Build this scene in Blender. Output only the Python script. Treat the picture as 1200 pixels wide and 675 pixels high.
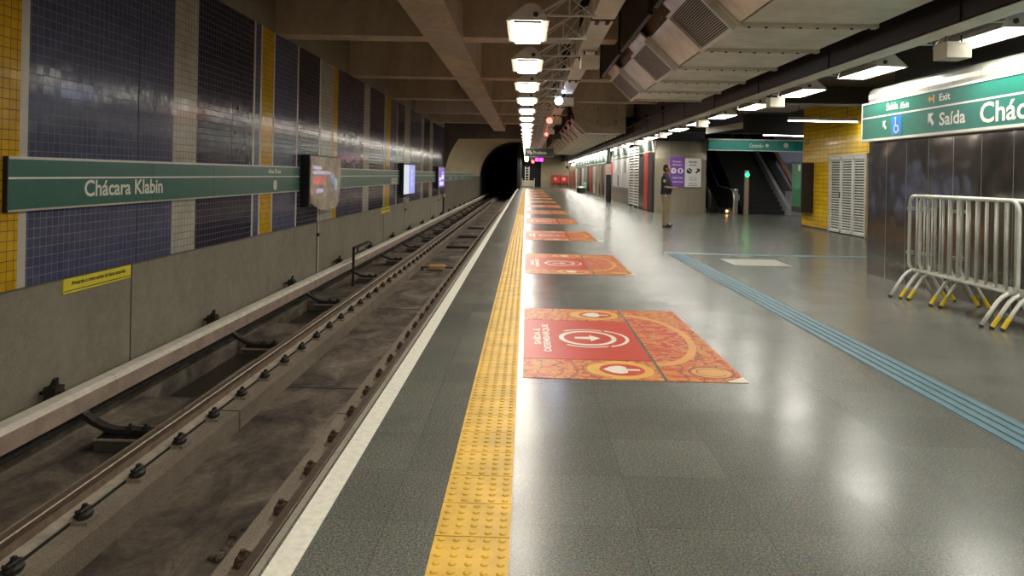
import bpy, bmesh, math, random
from mathutils import Vector, Matrix
random.seed(7)
PI = math.pi
for o in list(bpy.data.objects): bpy.data.objects.remove(o)
SC = bpy.context.scene
COL = SC.collection

# ------------------------------------------------------------------ camera
cd = bpy.data.cameras.new('camera'); cam = bpy.data.objects.new('camera', cd); COL.objects.link(cam)
cd.sensor_width = 36.0; cd.lens = 870/1200*36.0; cd.shift_y = -132.8/1200
cd.clip_start = 0.05; cd.clip_end = 300
yaw = math.atan(17/870.0)
cam.matrix_world = (Matrix.Translation((0, 0, 1.4)) @ Matrix.Rotation(yaw, 4, 'Z') @ Matrix.Rotation(PI/2, 4, 'X')
                    @ Matrix.Rotation(math.radians(1.15), 4, 'Z'))
SC.camera = cam
# ------------------------------------------------------------------ world, exposure
w = bpy.data.worlds.new('world'); SC.world = w; w.use_nodes = True
w.node_tree.nodes['Background'].inputs[0].default_value = (0.5, 0.5, 0.55, 1)
w.node_tree.nodes['Background'].inputs[1].default_value = 0.01
SC.view_settings.view_transform = 'Standard'; SC.view_settings.look = 'None'
SC.view_settings.exposure = 0.1; SC.view_settings.gamma = 1.0; SC.view_settings.use_curve_mapping = False
LEFT_LAMP = 32.0; RIGHT_LAMP = 30.0; HALL_LAMP = 26.0
SC.cycles.max_bounces = 8; SC.cycles.diffuse_bounces = 4; SC.cycles.glossy_bounces = 4
SC.cycles.sample_clamp_indirect = 6.0

# ------------------------------------------------------------------ materials
def lin(c):
    return tuple(((v/255)/12.92 if v/255 <= .04045 else ((v/255+.055)/1.055)**2.4) for v in c)
def newmat(name):
    m = bpy.data.materials.new(name); m.use_nodes = True
    nt = m.node_tree; return m, nt, nt.nodes['Principled BSDF']
def N(nt, t, **kw):
    n = nt.nodes.new(t)
    for k, v in kw.items(): setattr(n, k, v)
    return n
def rgba(c): return (c[0], c[1], c[2], 1)
def noise(nt, scale, detail=4, rough=.55, vec=None, dist=0.0):
    n = N(nt, 'ShaderNodeTexNoise'); n.inputs['Scale'].default_value = scale; n.inputs['Detail'].default_value = detail
    n.inputs['Roughness'].default_value = rough; n.inputs['Distortion'].default_value = dist
    if vec is not None: nt.links.new(vec, n.inputs['Vector'])
    return n
def pos(nt, scale=(1, 1, 1)):
    g = N(nt, 'ShaderNodeNewGeometry'); mp = N(nt, 'ShaderNodeMapping'); mp.inputs['Scale'].default_value = scale
    nt.links.new(g.outputs['Position'], mp.inputs['Vector']); return mp.outputs['Vector']
def ramp(nt, fac, stops):
    r = N(nt, 'ShaderNodeValToRGB'); e = r.color_ramp.elements
    while len(e) < len(stops): e.new(.5)
    for i, (p, c) in enumerate(stops): e[i].position = p; e[i].color = rgba(c)
    nt.links.new(fac, r.inputs['Fac']); return r.outputs['Color']
def mixc(nt, fac, a, b, mode='MIX'):
    n = N(nt, 'ShaderNodeMix', data_type='RGBA', blend_type=mode)
    for s, v in ((n.inputs['Factor'], fac), (n.inputs['A'], a), (n.inputs['B'], b)):
        if hasattr(v, 'links'): nt.links.new(v, s)
        else: s.default_value = v if not isinstance(v, tuple) else rgba(v)
    return n.outputs['Result']
def bump(nt, bs, height, strength=.2, dist=.01):
    b = N(nt, 'ShaderNodeBump'); b.inputs['Strength'].default_value = strength; b.inputs['Distance'].default_value = dist
    nt.links.new(height, b.inputs['Height']); nt.links.new(b.outputs['Normal'], bs.inputs['Normal']); return b
def flat(name, c, rough=.5, metal=0.0, var=.12, scale=6.0, spec=.5):
    m, nt, b = newmat(name); v = pos(nt)
    n = noise(nt, scale, 5, .6, v)
    col = ramp(nt, n.outputs['Fac'], [(.3, tuple(x*(1-var) for x in c)), (.7, tuple(min(1, x*(1+var)) for x in c))])
    nt.links.new(col, b.inputs['Base Color']); b.inputs['Roughness'].default_value = rough; b.inputs['Metallic'].default_value = metal
    b.inputs['Specular IOR Level'].default_value = spec
    return m
def emit(name, c, s):
    m, nt, b = newmat(name); b.inputs['Base Color'].default_value = rgba(c); b.inputs['Emission Color'].default_value = rgba(c)
    b.inputs['Emission Strength'].default_value = s; b.inputs['Roughness'].default_value = .4; return m
def concrete(name, c, stain, rough=.85, board=(1, 1, 1), amount=.5, bstr=.25, lo=.36, hi=.62):
    m, nt, b = newmat(name); v = pos(nt); v2 = pos(nt, board)
    n1 = noise(nt, .9, 6, .65, v2, .4); n2 = noise(nt, 7, 6, .7, v); n3 = noise(nt, 60, 3, .6, v)
    c1 = ramp(nt, n1.outputs['Fac'], [(lo, stain), (hi, c)])
    c2 = mixc(nt, .35, c1, ramp(nt, n2.outputs['Fac'], [(.35, tuple(x*.6 for x in c)), (.68, tuple(x*1.3 for x in c))]))
    c3 = mixc(nt, amount*.4, c2, ramp(nt, n3.outputs['Fac'], [(.4, tuple(x*.55 for x in c)), (.6, tuple(x*1.25 for x in c))]))
    nt.links.new(c3, b.inputs['Base Color']); b.inputs['Roughness'].default_value = rough
    bump(nt, b, n2.outputs['Fac'], bstr, .02); return m
def tile(name, c1, c2, grout, rough=.14, sz=.09, mort=.0035, axis='yz'):
    m, nt, b = newmat(name); g = N(nt, 'ShaderNodeNewGeometry'); s = N(nt, 'ShaderNodeSeparateXYZ'); k = N(nt, 'ShaderNodeCombineXYZ')
    nt.links.new(g.outputs['Position'], s.inputs[0])
    nt.links.new(s.outputs['Y' if axis == 'yz' else 'X'], k.inputs[0]); nt.links.new(s.outputs['Z'], k.inputs[1])
    br = N(nt, 'ShaderNodeTexBrick'); br.offset = 0; br.squash = 1
    br.inputs['Scale'].default_value = 1; br.inputs['Brick Width'].default_value = sz if not isinstance(sz, tuple) else sz[0]
    br.inputs['Row Height'].default_value = sz if not isinstance(sz, tuple) else sz[1]
    br.inputs['Mortar Size'].default_value = mort; br.inputs['Mortar Smooth'].default_value = .2
    br.inputs['Color1'].default_value = rgba(c1); br.inputs['Color2'].default_value = rgba(c2); br.inputs['Mortar'].default_value = rgba(grout)
    nt.links.new(k.outputs[0], br.inputs['Vector'])
    n = noise(nt, 3, 5, .6, k.outputs[0])
    col = mixc(nt, .3, br.outputs['Color'], ramp(nt, n.outputs['Fac'], [(.3, (.25, .25, .25)), (.7, (1, 1, 1))]), 'MULTIPLY')
    nt.links.new(col, b.inputs['Base Color'])
    rr = N(nt, 'ShaderNodeMapRange'); rr.inputs['To Min'].default_value = rough; rr.inputs['To Max'].default_value = .8
    nt.links.new(br.outputs['Fac'], rr.inputs['Value']); nt.links.new(rr.outputs[0], b.inputs['Roughness'])
    nb = noise(nt, 9, 2, .5, k.outputs[0])
    ad = N(nt, 'ShaderNodeMath', operation='MULTIPLY_ADD'); ad.inputs[1].default_value = -1.0
    nt.links.new(br.outputs['Fac'], ad.inputs[0]); nt.links.new(nb.outputs['Fac'], ad.inputs[2])
    bb = bump(nt, b, ad.outputs[0], .25, .003)
    tn, _ = celltilt(nt, k.outputs[0], sz if isinstance(sz, tuple) else (sz, sz), .022); nt.links.new(tn, bb.inputs['Normal'])
    b.inputs['Specular IOR Level'].default_value = .10; return m
def steel(name, c, rough=.22, wave=.6, scale=(1, .9, .9)):
    m, nt, b = newmat(name); v = pos(nt, scale); n = noise(nt, 1.6, 2, .4, v)
    n2 = noise(nt, 120, 2, .5, pos(nt, (1, .03, 1)))
    nt.links.new(ramp(nt, n2.outputs['Fac'], [(.3, tuple(x*.85 for x in c)), (.7, c)]), b.inputs['Base Color'])
    b.inputs['Metallic'].default_value = 1; b.inputs['Roughness'].default_value = rough
    bump(nt, b, n.outputs['Fac'], wave, .05); return m

def celltilt(nt, vec, size, amt):
    """every slab or tile sits a little out of true: one small random tilt per grid cell"""
    sc = N(nt, 'ShaderNodeVectorMath', operation='DIVIDE'); sc.inputs[1].default_value = (size[0], size[1], 1e6); nt.links.new(vec, sc.inputs[0])
    fl = N(nt, 'ShaderNodeVectorMath', operation='FLOOR'); nt.links.new(sc.outputs[0], fl.inputs[0])
    wn = N(nt, 'ShaderNodeTexWhiteNoise', noise_dimensions='3D'); nt.links.new(fl.outputs[0], wn.inputs['Vector'])
    sb = N(nt, 'ShaderNodeVectorMath', operation='SUBTRACT'); sb.inputs[1].default_value = (.5, .5, .5); nt.links.new(wn.outputs['Color'], sb.inputs[0])
    ml = N(nt, 'ShaderNodeVectorMath', operation='SCALE'); ml.inputs['Scale'].default_value = amt; nt.links.new(sb.outputs[0], ml.inputs[0])
    g = N(nt, 'ShaderNodeNewGeometry'); ad = N(nt, 'ShaderNodeVectorMath', operation='ADD')
    nt.links.new(g.outputs['Normal'], ad.inputs[0]); nt.links.new(ml.outputs[0], ad.inputs[1])
    nm = N(nt, 'ShaderNodeVectorMath', operation='NORMALIZE'); nt.links.new(ad.outputs[0], nm.inputs[0])
    return nm.outputs[0], wn.outputs['Value']
M = {}
def granite():
    m, nt, b = newmat('granite'); v = pos(nt)
    n1 = noise(nt, 105, 4, .8, v); n2 = noise(nt, 1.1, 5, .6, v); vo = N(nt, 'ShaderNodeTexVoronoi'); vo.inputs['Scale'].default_value = 130
    nt.links.new(v, vo.inputs['Vector'])
    base = ramp(nt, n1.outputs['Fac'], [(.33, (.040, .042, .037)), (.5, (.15, .155, .137)), (.68, (.33, .33, .30))])
    base = mixc(nt, .22, base, vo.outputs['Color'], 'SOFT_LIGHT')
    base = mixc(nt, .55, base, ramp(nt, n2.outputs['Fac'], [(.3, (.55, .55, .54)), (.7, (1, 1, .98))]), 'MULTIPLY')
    gp = N(nt, 'ShaderNodeMapping'); gp.inputs['Location'].default_value = (.03, .04, 0); nt.links.new(v, gp.inputs['Vector'])
    br = N(nt, 'ShaderNodeTexBrick'); br.offset = 0; br.inputs['Scale'].default_value = 1; br.inputs['Brick Width'].default_value = .503
    br.inputs['Row Height'].default_value = .503; br.inputs['Mortar Size'].default_value = .0022; br.inputs['Mortar Smooth'].default_value = .1
    br.inputs['Color1'].default_value = (.80, .80, .80, 1); br.inputs['Color2'].default_value = (1, 1, .99, 1); br.inputs['Mortar'].default_value = (.62, .62, .60, 1)
    nt.links.new(gp.outputs[0], br.inputs['Vector'])
    base = mixc(nt, 1.0, base, br.outputs['Color'], 'MULTIPLY')
    nt.links.new(base, b.inputs['Base Color'])
    n3 = noise(nt, 2.5, 4, .6, v)
    nt.links.new(ramp(nt, n3.outputs['Fac'], [(.25, (.20, .20, .20)), (.75, (.27, .27, .27))]), b.inputs['Roughness'])
    b.inputs['Specular IOR Level'].default_value = .24
    bb = bump(nt, b, noise(nt, 4, 3, .5, v).outputs['Fac'], .05, .01)
    tn, _ = celltilt(nt, gp.outputs[0], (.503, .503), .012); nt.links.new(tn, bb.inputs['Normal'])
    return m
M['granite'] = granite()
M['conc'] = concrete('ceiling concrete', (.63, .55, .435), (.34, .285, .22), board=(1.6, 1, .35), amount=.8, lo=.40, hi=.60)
M['concwall'] = concrete('wall concrete', (.27, .245, .19), (.19, .17, .13), board=(1, 1, .7), bstr=.12)
def bedmat():
    m, nt, b = newmat('stained track concrete'); v = pos(nt, (1, .55, 1)); v1 = pos(nt)
    n1 = noise(nt, 2.1, 9, .68, v, .5); n2 = noise(nt, 14, 6, .75, v1); n3 = noise(nt, .7, 3, .5, v1)
    c = ramp(nt, n1.outputs['Fac'], [(.36, (.055, .045, .037)), (.48, (.15, .122, .095)), (.58, (.25, .21, .165)), (.70, (.36, .31, .245))])
    c = mixc(nt, .55, c, ramp(nt, n2.outputs['Fac'], [(.32, (.35, .33, .30)), (.62, (1, 1, 1))]), 'MULTIPLY')
    c = mixc(nt, .5, c, ramp(nt, n3.outputs['Fac'], [(.38, (.5, .48, .45)), (.62, (1.0, 1.0, 1.0))]), 'MULTIPLY')
    nt.links.new(c, b.inputs['Base Color']); b.inputs['Roughness'].default_value = .85
    bump(nt, b, n2.outputs['Fac'], .6, .03); return m
M['bed'] = bedmat()
M['plinth'] = concrete('plinth concrete', (.34, .285, .22), (.13, .105, .08), board=(2, .5, 2), amount=1.0, bstr=.5, lo=.42, hi=.6)
M['blockc'] = concrete('dark block concrete', (.07, .066, .05), (.04, .037, .03))
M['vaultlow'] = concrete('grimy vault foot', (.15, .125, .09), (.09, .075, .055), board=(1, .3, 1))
M['portal'] = concrete('shade-darkened portal concrete', (.17, .14, .11), (.10, .085, .065))  # shade on the camera-facing portal wall put into the concrete colour
M['vault'] = concrete('vault concrete', (.44, .37, .25), (.32, .27, .18), board=(1, .3, 1))
M['unlit_dark'] = concrete('unlit tunnel concrete', (.02, .02, .022), (.012, .012, .013))  # near-black colour stands in for the unlit tunnel
M['joint_and_shade'] = flat('dark joint', (.012, .011, .01), .8)
M['t_blue'] = tile('blue tile', (.078, .086, .158), (.098, .106, .185), (.23, .23, .26))
M['t_dark'] = tile('navy tile', (.026, .024, .046), (.036, .033, .06), (.20, .19, .22))
M['t_purple'] = tile('purple grey tile', (.075, .065, .11), (.09, .08, .125), (.16, .15, .18))
M['t_yel'] = tile('yellow tile', (.62, .36, .02), (.70, .42, .03), (.10, .07, .03))
M['t_white'] = tile('pale tile', (.46, .44, .38), (.52, .50, .43), (.16, .14, .12))
M['t_ywall'] = tile('glazed yellow brick', (.72, .44, .012), (.78, .50, .02), (.16, .09, .01), rough=.12, sz=(.30, .12), mort=.006)
M['white'] = flat('white paint', (.72, .70, .63), .45, var=.06)
M['edge'] = flat('white edge stone', (.74, .72, .63), .5, var=.14, scale=30)
M['cream'] = flat('cream steel', (.62, .58, .47), .42, var=.08)
M['yellow'] = flat('tactile yellow', (.66, .40, .04), .45, var=.22, scale=5, spec=.3)
M['bluestrip'] = flat('tactile blue', (.05, .18, .245), .45, var=.2, scale=9)
M['green'] = flat('sign green', (.012, .115, .082), .33, var=.08)
M['greenr'] = flat('bright sign green', (.012, .17, .125), .3, var=.08)
M['signwhite'] = flat('sign white', (.78, .78, .72), .4, var=.04)
M['alu'] = flat('aluminium trim', (.52, .51, .47), .35, .6)
M['black'] = flat('black paint', (.012, .012, .013), .45)
M['blackbeam'] = flat('dark brown steel', (.022, .016, .013), .5, var=.3)
M['greysteel'] = flat('grey painted steel', (.68, .67, .62), .5, var=.12, scale=3)
M['lampsteel'] = flat('pale grey steel', (.84, .83, .79), .42, var=.06)
M['reflector'] = flat('reflector white', (.75, .72, .62), .5, var=.05)
M['galv'] = flat('galvanised duct', (.86, .88, .76), .40, .05, var=.2, scale=2.2)
M['brownduct'] = flat('brown duct frame', (.30, .23, .16), .5, var=.2)
M['silver'] = flat('silver duct panel', (.86, .84, .78), .36, .35, var=.18, scale=2.5)
M['railhead'] = flat('polished rail', (.30, .245, .19), .4, .8, var=.2, scale=14)
M['rust'] = flat('rusty rail', (.085, .052, .032), .8, var=.35, scale=9)
M['raildust'] = flat('dusty rail foot', (.36, .31, .245), .85, var=.25, scale=9)
M['iron'] = flat('dark iron', (.03, .026, .022), .6, .3, var=.4, scale=20)
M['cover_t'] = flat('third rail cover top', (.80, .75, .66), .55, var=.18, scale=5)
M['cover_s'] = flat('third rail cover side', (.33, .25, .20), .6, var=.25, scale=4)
M['red'] = flat('red paint', (.62, .03, .018), .4)
M['mred'] = flat('mat red', (.55, .05, .022), .4, var=.07, scale=4, spec=.3)
M['mwhite'] = flat('mat white', (.80, .76, .66), .42, var=.05)
M['mcream'] = flat('mat ochre', (.72, .36, .09), .42, var=.1)
M['myel'] = flat('mat yellow', (.76, .42, .07), .42, var=.1)
M['mdark'] = flat('mat brown', (.17, .045, .02), .42)
M['wsteel'] = steel('stainless wall', (.26, .24, .21), .17, .9)
M['wsteel2'] = steel('brown stainless wall', (.42, .37, .28), .38, .5); M['wsteel2'].node_tree.nodes['Principled BSDF'].inputs['Metallic'].default_value = .65
M['topsteel'] = flat('bright satin cove', (.55, .55, .49), .32, .6, var=.1)
M['inox'] = flat('brushed steel tube', (.62, .61, .57), .3, .85, var=.1)
M['zinc'] = flat('zinc barrier tube', (.78, .78, .72), .38, .2, var=.15, scale=8)
M['yfoot'] = flat('yellow foot paint', (.78, .58, .02), .45)
M['rubber'] = flat('black rubber', (.015, .015, .015), .6)
M['louver'] = flat('louver white', (.66, .66, .60), .4)
M['dkgrey'] = flat('dark grey', (.05, .05, .05), .5)
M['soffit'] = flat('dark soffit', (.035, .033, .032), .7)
M['lpanel'] = flat('pale ceiling panel', (.36, .33, .30), .6)
M['purple'] = flat('poster purple', (.20, .07, .38), .45)
M['paper'] = flat('poster white', (.72, .72, .70), .5, var=.03)
M['signblue'] = flat('access blue', (.02, .22, .60), .4)
M['navy'] = flat('navy sign', (.02, .022, .06), .4)
M['graystone'] = flat('grey balustrade', (.34, .34, .36), .5)
M['redbrown'] = flat('brown handrail', (.13, .07, .045), .5)
M['lamp_l'] = emit('tube light warm', (1, .93, .80), LEFT_LAMP)
M['lamp_r'] = emit('tube light white', (1, .96, .86), RIGHT_LAMP)
M['lamp_h'] = emit('hall tube light', (1, .97, .90), HALL_LAMP)
M['e_blue'] = emit('blue white spot', (.66, .74, 1), 90)
M['e_red'] = emit('red signal', (1, .035, .025), 18)
M['e_mag'] = emit('magenta display', (1, .05, .75), 3)
M['e_green'] = emit('green signal', (.01, 1, .16), 8)
M['e_amber'] = emit('amber signal', (1, .5, .12), 8)
M['scr_lilac'] = emit('lilac screen', (.36, .39, .95), .6)
M['scr_pale'] = emit('pale screen', (.66, .74, .86), .65)
M['scr_purple'] = emit('purple screen', (.17, .10, .42), .8)
M['scr_white'] = emit('screen text', (.62, .60, .95), 1.0)
M['scr_red'] = emit('screen red', (.8, .05, .06), .7)
M['scr_dark'] = emit('screen dim', (.10, .075, .05), .5)
M['scr_cyan'] = emit('screen cyan', (.25, .6, .75), .8)

def mat_doodle():
    m, nt, b = newmat('mat doodle'); v = pos(nt, (1, 1, 1))
    n = noise(nt, 7, 3, .6, v, 2.2); wv = N(nt, 'ShaderNodeTexWave'); wv.inputs['Scale'].default_value = 2.5
    wv.inputs['Distortion'].default_value = 9; wv.inputs['Detail'].default_value = 3; wv.inputs['Detail Scale'].default_value = 2.2
    nt.links.new(v, wv.inputs['Vector'])
    c1 = ramp(nt, n.outputs['Fac'], [(.34, (.50, .045, .03)), (.43, (.60, .09, .03)), (.49, (.64, .22, .05)), (.60, (.66, .32, .08)), (.70, (.42, .045, .07))])
    c2 = mixc(nt, ramp(nt, wv.outputs['Fac'], [(.02, (.8, .8, .8)), (.06, (0, 0, 0))]), c1, (.22, .05, .03))
    nt.links.new(c2, b.inputs['Base Color']); b.inputs['Roughness'].default_value = .42; b.inputs['Specular IOR Level'].default_value = .3; return m
M['doodle'] = mat_doodle()
def mat_doodle2():
    m, nt, b = newmat('mat crowd'); v = pos(nt, (1, 1.6, 1))
    n = noise(nt, 9, 3, .55, v, 1.6)
    c1 = ramp(nt, n.outputs['Fac'], [(.40, (.52, .042, .03)), (.48, (.58, .065, .03)), (.52, (.64, .22, .06)), (.62, (.66, .36, .13)), (.70, (.28, .035, .09))])
    nt.links.new(c1, b.inputs['Base Color']); b.inputs['Roughness'].default_value = .42; b.inputs['Specular IOR Level'].default_value = .3; return m
M['crowd'] = mat_doodle2()
def mat_plastic():
    m, nt, b = newmat('wrinkled plastic film'); v = pos(nt, (1, 1, .45))
    n = noise(nt, 9, 5, .65, v, 1.2)
    gl = N(nt, 'ShaderNodeBsdfPrincipled'); gl.inputs['Base Color'].default_value = (.72, .62, .50, 1); gl.inputs['Roughness'].default_value = .18
    tr = N(nt, 'ShaderNodeBsdfTransparent'); mx = N(nt, 'ShaderNodeMixShader')
    nt.links.new(ramp(nt, n.outputs['Fac'], [(.3, (.52, .52, .52)), (.7, (.08, .08, .08))]), mx.inputs[0])
    nt.links.new(gl.outputs[0], mx.inputs[1]); nt.links.new(tr.outputs[0], mx.inputs[2])
    bump(nt, gl, n.outputs['Fac'], 1.0, .05)
    nt.links.new(mx.outputs[0], nt.nodes['Material Output'].inputs['Surface']); return m
M['plastic'] = mat_plastic()
def mat_glass():
    m, nt, b = newmat('green tinted glass'); b.inputs['Base Color'].default_value = (.42, .62, .54, 1); b.inputs['Roughness'].default_value = .15
    b.inputs['Metallic'].default_value = .25
    bump(nt, b, noise(nt, 1.5, 2, .5, pos(nt)).outputs['Fac'], .6, .05); return m
M['gglass'] = mat_glass()
def mat_mural():
    m, nt, b = newmat('sunset mural'); g = N(nt, 'ShaderNodeNewGeometry'); s = N(nt, 'ShaderNodeSeparateXYZ')
    nt.links.new(g.outputs['Position'], s.inputs[0]); n = noise(nt, 1.6, 4, .5, pos(nt))
    a = N(nt, 'ShaderNodeMath', operation='MULTIPLY_ADD'); a.inputs[1].default_value = .35; nt.links.new(n.outputs['Fac'], a.inputs[0])
    d = N(nt, 'ShaderNodeMath', operation='MULTIPLY'); d.inputs[1].default_value = .3; nt.links.new(s.outputs['Z'], d.inputs[0])
    nt.links.new(d.outputs[0], a.inputs[2])
    c = ramp(nt, a.outputs[0], [(.45, (.30, .27, .33)), (.58, (.36, .2, .24)), (.70, (.27, .26, .36)), (.80, (.06, .07, .11)), (.87, (.24, .26, .36))])
    nt.links.new(c, b.inputs['Base Color']); return m
M['mural'] = mat_mural()

# ------------------------------------------------------------------ mesh helpers
class MB:
    def __init__(s): s.v = []; s.f = []; s.m = []
    def add(s, vs, fs, mi=0):
        k = len(s.v); s.v += [Vector(p) for p in vs]
        for f in fs: s.f.append([i+k for i in f]); s.m.append(mi)
        return s
    def box(s, x0, x1, y0, y1, z0, z1, mi=0):
        vs = [(x, y, z) for x in (x0, x1) for y in (y0, y1) for z in (z0, z1)]
        return s.add(vs, [(0, 1, 3, 2), (4, 6, 7, 5), (0, 4, 5, 1), (2, 3, 7, 6), (0, 2, 6, 4), (1, 5, 7, 3)], mi)
    def prism(s, poly, ax, a, b, mi=0):
        def P(p, t): return (t, p[0], p[1]) if ax == 'x' else (p[0], t, p[1]) if ax == 'y' else (p[0], p[1], t)
        n = len(poly); vs = [P(p, a) for p in poly]+[P(p, b) for p in poly]
        fs = [tuple(range(n))[::-1], tuple(range(n, 2*n))]+[(i, (i+1) % n, n+(i+1) % n, n+i) for i in range(n)]
        return s.add(vs, fs, mi)
    def quad(s, pts, mi=0): return s.add(pts, [tuple(range(len(pts)))], mi)
    def bar(s, p, q, wd, ht=None, mi=0, up=(0, 0, 1)):
        p, q = Vector(p), Vector(q); d = (q-p).normalized(); u = Vector(up)
        if abs(d.dot(u)) > .98: u = Vector((1, 0, 0))
        a = d.cross(u).normalized(); c = a.cross(d).normalized(); ht = ht or wd
        vs = [e+a*i*wd/2+c*j*ht/2 for e in (p, q) for i, j in ((-1, -1), (1, -1), (1, 1), (-1, 1))]
        return s.add(vs, [(3, 2, 1, 0), (4, 5, 6, 7), (0, 1, 5, 4), (1, 2, 6, 5), (2, 3, 7, 6), (3, 0, 4, 7)], mi)
    def tube(s, path, r, seg=8, mi=0, closed=False, flat_=1.0):
        path = [Vector(p) for p in path]; n = len(path); rs = r if isinstance(r, (list, tuple)) else [r]*n; k0 = len(s.v); ref = None
        for i, p in enumerate(path):
            a = path[(i-1) % n] if (closed or i > 0) else p; b = path[(i+1) % n] if (closed or i < n-1) else p
            t = (b-a).normalized()
            if ref is None: ref = Vector((0, 0, 1)) if abs(t.z) < .9 else Vector((1, 0, 0))
            u = t.cross(ref).normalized(); vv = u.cross(t).normalized(); ref = vv
            for j in range(seg):
                th = 2*PI*j/seg; s.v.append(p+u*math.cos(th)*rs[i]+vv*math.sin(th)*rs[i]*flat_)
        for i in range(n if closed else n-1):
            for j in range(seg):
                a = k0+i*seg+j; b = k0+i*seg+(j+1) % seg; c = k0+((i+1) % n)*seg+(j+1) % seg; d = k0+((i+1) % n)*seg+j
                s.f.append([a, b, c, d]); s.m.append(mi)
        if not closed:
            s.f.append([k0+j for j in range(seg)][::-1]); s.m.append(mi)
            s.f.append([k0+(n-1)*seg+j for j in range(seg)]); s.m.append(mi)
        return s
    def ellip(s, c, r, seg=14, rings=9, mi=0, rot=None):
        c = Vector(c); vs = []; R = rot or Matrix.Identity(3)
        for i in range(rings+1):
            ph = PI*i/rings
            for j in range(seg):
                th = 2*PI*j/seg
                vs.append(c+R @ Vector((r[0]*math.sin(ph)*math.cos(th), r[1]*math.sin(ph)*math.sin(th), r[2]*math.cos(ph))))
        fs = [(i*seg+j, (i+1)*seg+j, (i+1)*seg+(j+1) % seg, i*seg+(j+1) % seg) for i in range(rings) for j in range(seg)]
        return s.add(vs, fs, mi)
    def disc(s, c, r, ax, seg=24, mi=0, r2=None, sq=(1, 1)):
        c = Vector(c); a, b = ax
        a, b = Vector(a), Vector(b); out = [c+a*math.cos(2*PI*i/seg)*r*sq[0]+b*math.sin(2*PI*i/seg)*r*sq[1] for i in range(seg)]
        if r2 is None: return s.add(out, [tuple(range(seg))], mi)
        inn = [c+a*math.cos(2*PI*i/seg)*r2*sq[0]+b*math.sin(2*PI*i/seg)*r2*sq[1] for i in range(seg)]
        return s.add(out+inn, [(i, (i+1) % seg, seg+(i+1) % seg, seg+i) for i in range(seg)], mi)
    def build(s, name, mats, parent=None, bevel=0, smooth=False, fix=True):
        me = bpy.data.meshes.new(name); off = parent_loc(parent)
        me.from_pydata([v-off for v in s.v], [], s.f)
        for mm in (mats if isinstance(mats, (list, tuple)) else [mats]): me.materials.append(mm if not isinstance(mm, str) else M[mm])
        for p, mi in zip(me.polygons, s.m): p.material_index = mi
        if smooth or bevel or fix:
            bm = bmesh.new(); bm.from_mesh(me)
            if smooth: bmesh.ops.remove_doubles(bm, verts=bm.verts, dist=1e-5)
            if fix: bmesh.ops.recalc_face_normals(bm, faces=bm.faces)
            bm.to_mesh(me); bm.free()
        if smooth:
            for p in me.polygons: p.use_smooth = True
        o = bpy.data.objects.new(name, me); COL.objects.link(o)
        if parent is not None: o.parent = parent
        if bevel:
            bv = o.modifiers.new('bevel', 'BEVEL'); bv.width = bevel; bv.segments = 2; bv.limit_method = 'ANGLE'
        return o
def parent_loc(p):
    v = Vector((0, 0, 0))
    while p is not None: v += p.location; p = p.parent
    return v
def tag(o, label, cat, group=None, kind=None):
    if label: o['label'] = label
    if cat: o['category'] = cat
    if group: o['group'] = group
    if kind: o['kind'] = kind
    return o
def thing(name, label, cat, loc=(0, 0, 0), group=None):
    o = bpy.data.objects.new(name, None); COL.objects.link(o); o.location = loc; o.empty_display_size = .1
    return tag(o, label, cat, group)
def struct(o): o['kind'] = 'structure'; return o
def dup(src, loc, label, group=None):
    def cp(o, par):
        c = o.copy(); COL.objects.link(c); c.parent = par
        for ch in o.children: cp(ch, c)
        return c
    r = cp(src, None); r.location = loc; r['label'] = label
    if group: r['group'] = group
    return r
AX = {'left': ((0, 1, 0), (0, 0, 1)), 'right': ((0, -1, 0), (0, 0, 1)), 'cam': ((1, 0, 0), (0, 0, 1)), 'floor': ((0, 1, 0), (-1, 0, 0))}
def textmesh(body, side, org, wd, ht, depth=.004, bold=.02, shear=0.0):
    """lettering as (verts, faces): lower-left corner at org, width wd, height ht, thin relief"""
    cu = bpy.data.curves.new('lettering', 'FONT'); cu.body = body; cu.size = 1; cu.offset = bold; cu.shear = shear; cu.resolution_u = 3
    o = bpy.data.objects.new('lettering', cu); COL.objects.link(o)
    dg = bpy.context.evaluated_depsgraph_get(); me = bpy.data.meshes.new_from_object(o.evaluated_get(dg))
    vs = [v.co.copy() for v in me.vertices]; fs = [tuple(p.vertices) for p in me.polygons]
    bpy.data.objects.remove(o); bpy.data.curves.remove(cu); bpy.data.meshes.remove(me)
    x0, x1 = min(v.x for v in vs), max(v.x for v in vs); y0, y1 = min(v.y for v in vs), max(v.y for v in vs)
    a, b = Vector(AX[side][0]), Vector(AX[side][1]); n = a.cross(b)
    out = [Vector(org)+a*(v.x-x0)/(x1-x0)*wd+b*(v.y-y0)/(y1-y0)*ht+n*depth for v in vs]
    return out, fs
def glyph(mb, side, org, polys, sc, depth=.004, mi=0):
    a, b = Vector(AX[side][0]), Vector(AX[side][1]); n = a.cross(b)
    for poly in polys:
        mb.add([Vector(org)+a*p[0]*sc+b*p[1]*sc+n*depth for p in poly], [tuple(range(len(poly)))], mi)
def arc(cx, cy, r, a0, a1, n=14): return [(cx+r*math.cos(math.radians(a0+(a1-a0)*i/n)), cy+r*math.sin(math.radians(a0+(a1-a0)*i/n))) for i in range(n+1)]
def band(cx, cy, r0, r1, a0, a1, n=14):
    o = arc(cx, cy, r1, a0, a1, n); i = arc(cx, cy, r0, a0, a1, n)
    return [[o[k], o[k+1], i[k+1], i[k]] for k in range(n)]
ARROW_UL = [[(0, 1), (.75, 1), (.55, .8), (.2, .45), (0, .25)], [(.35, .75), (.85, .25), (.62, .02), (.12, .52)]]
ARROW_UR = [[(1, 1), (.25, 1), (.45, .8), (.8, .45), (1, .25)], [(.65, .75), (.15, .25), (.38, .02), (.88, .52)]]
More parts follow.
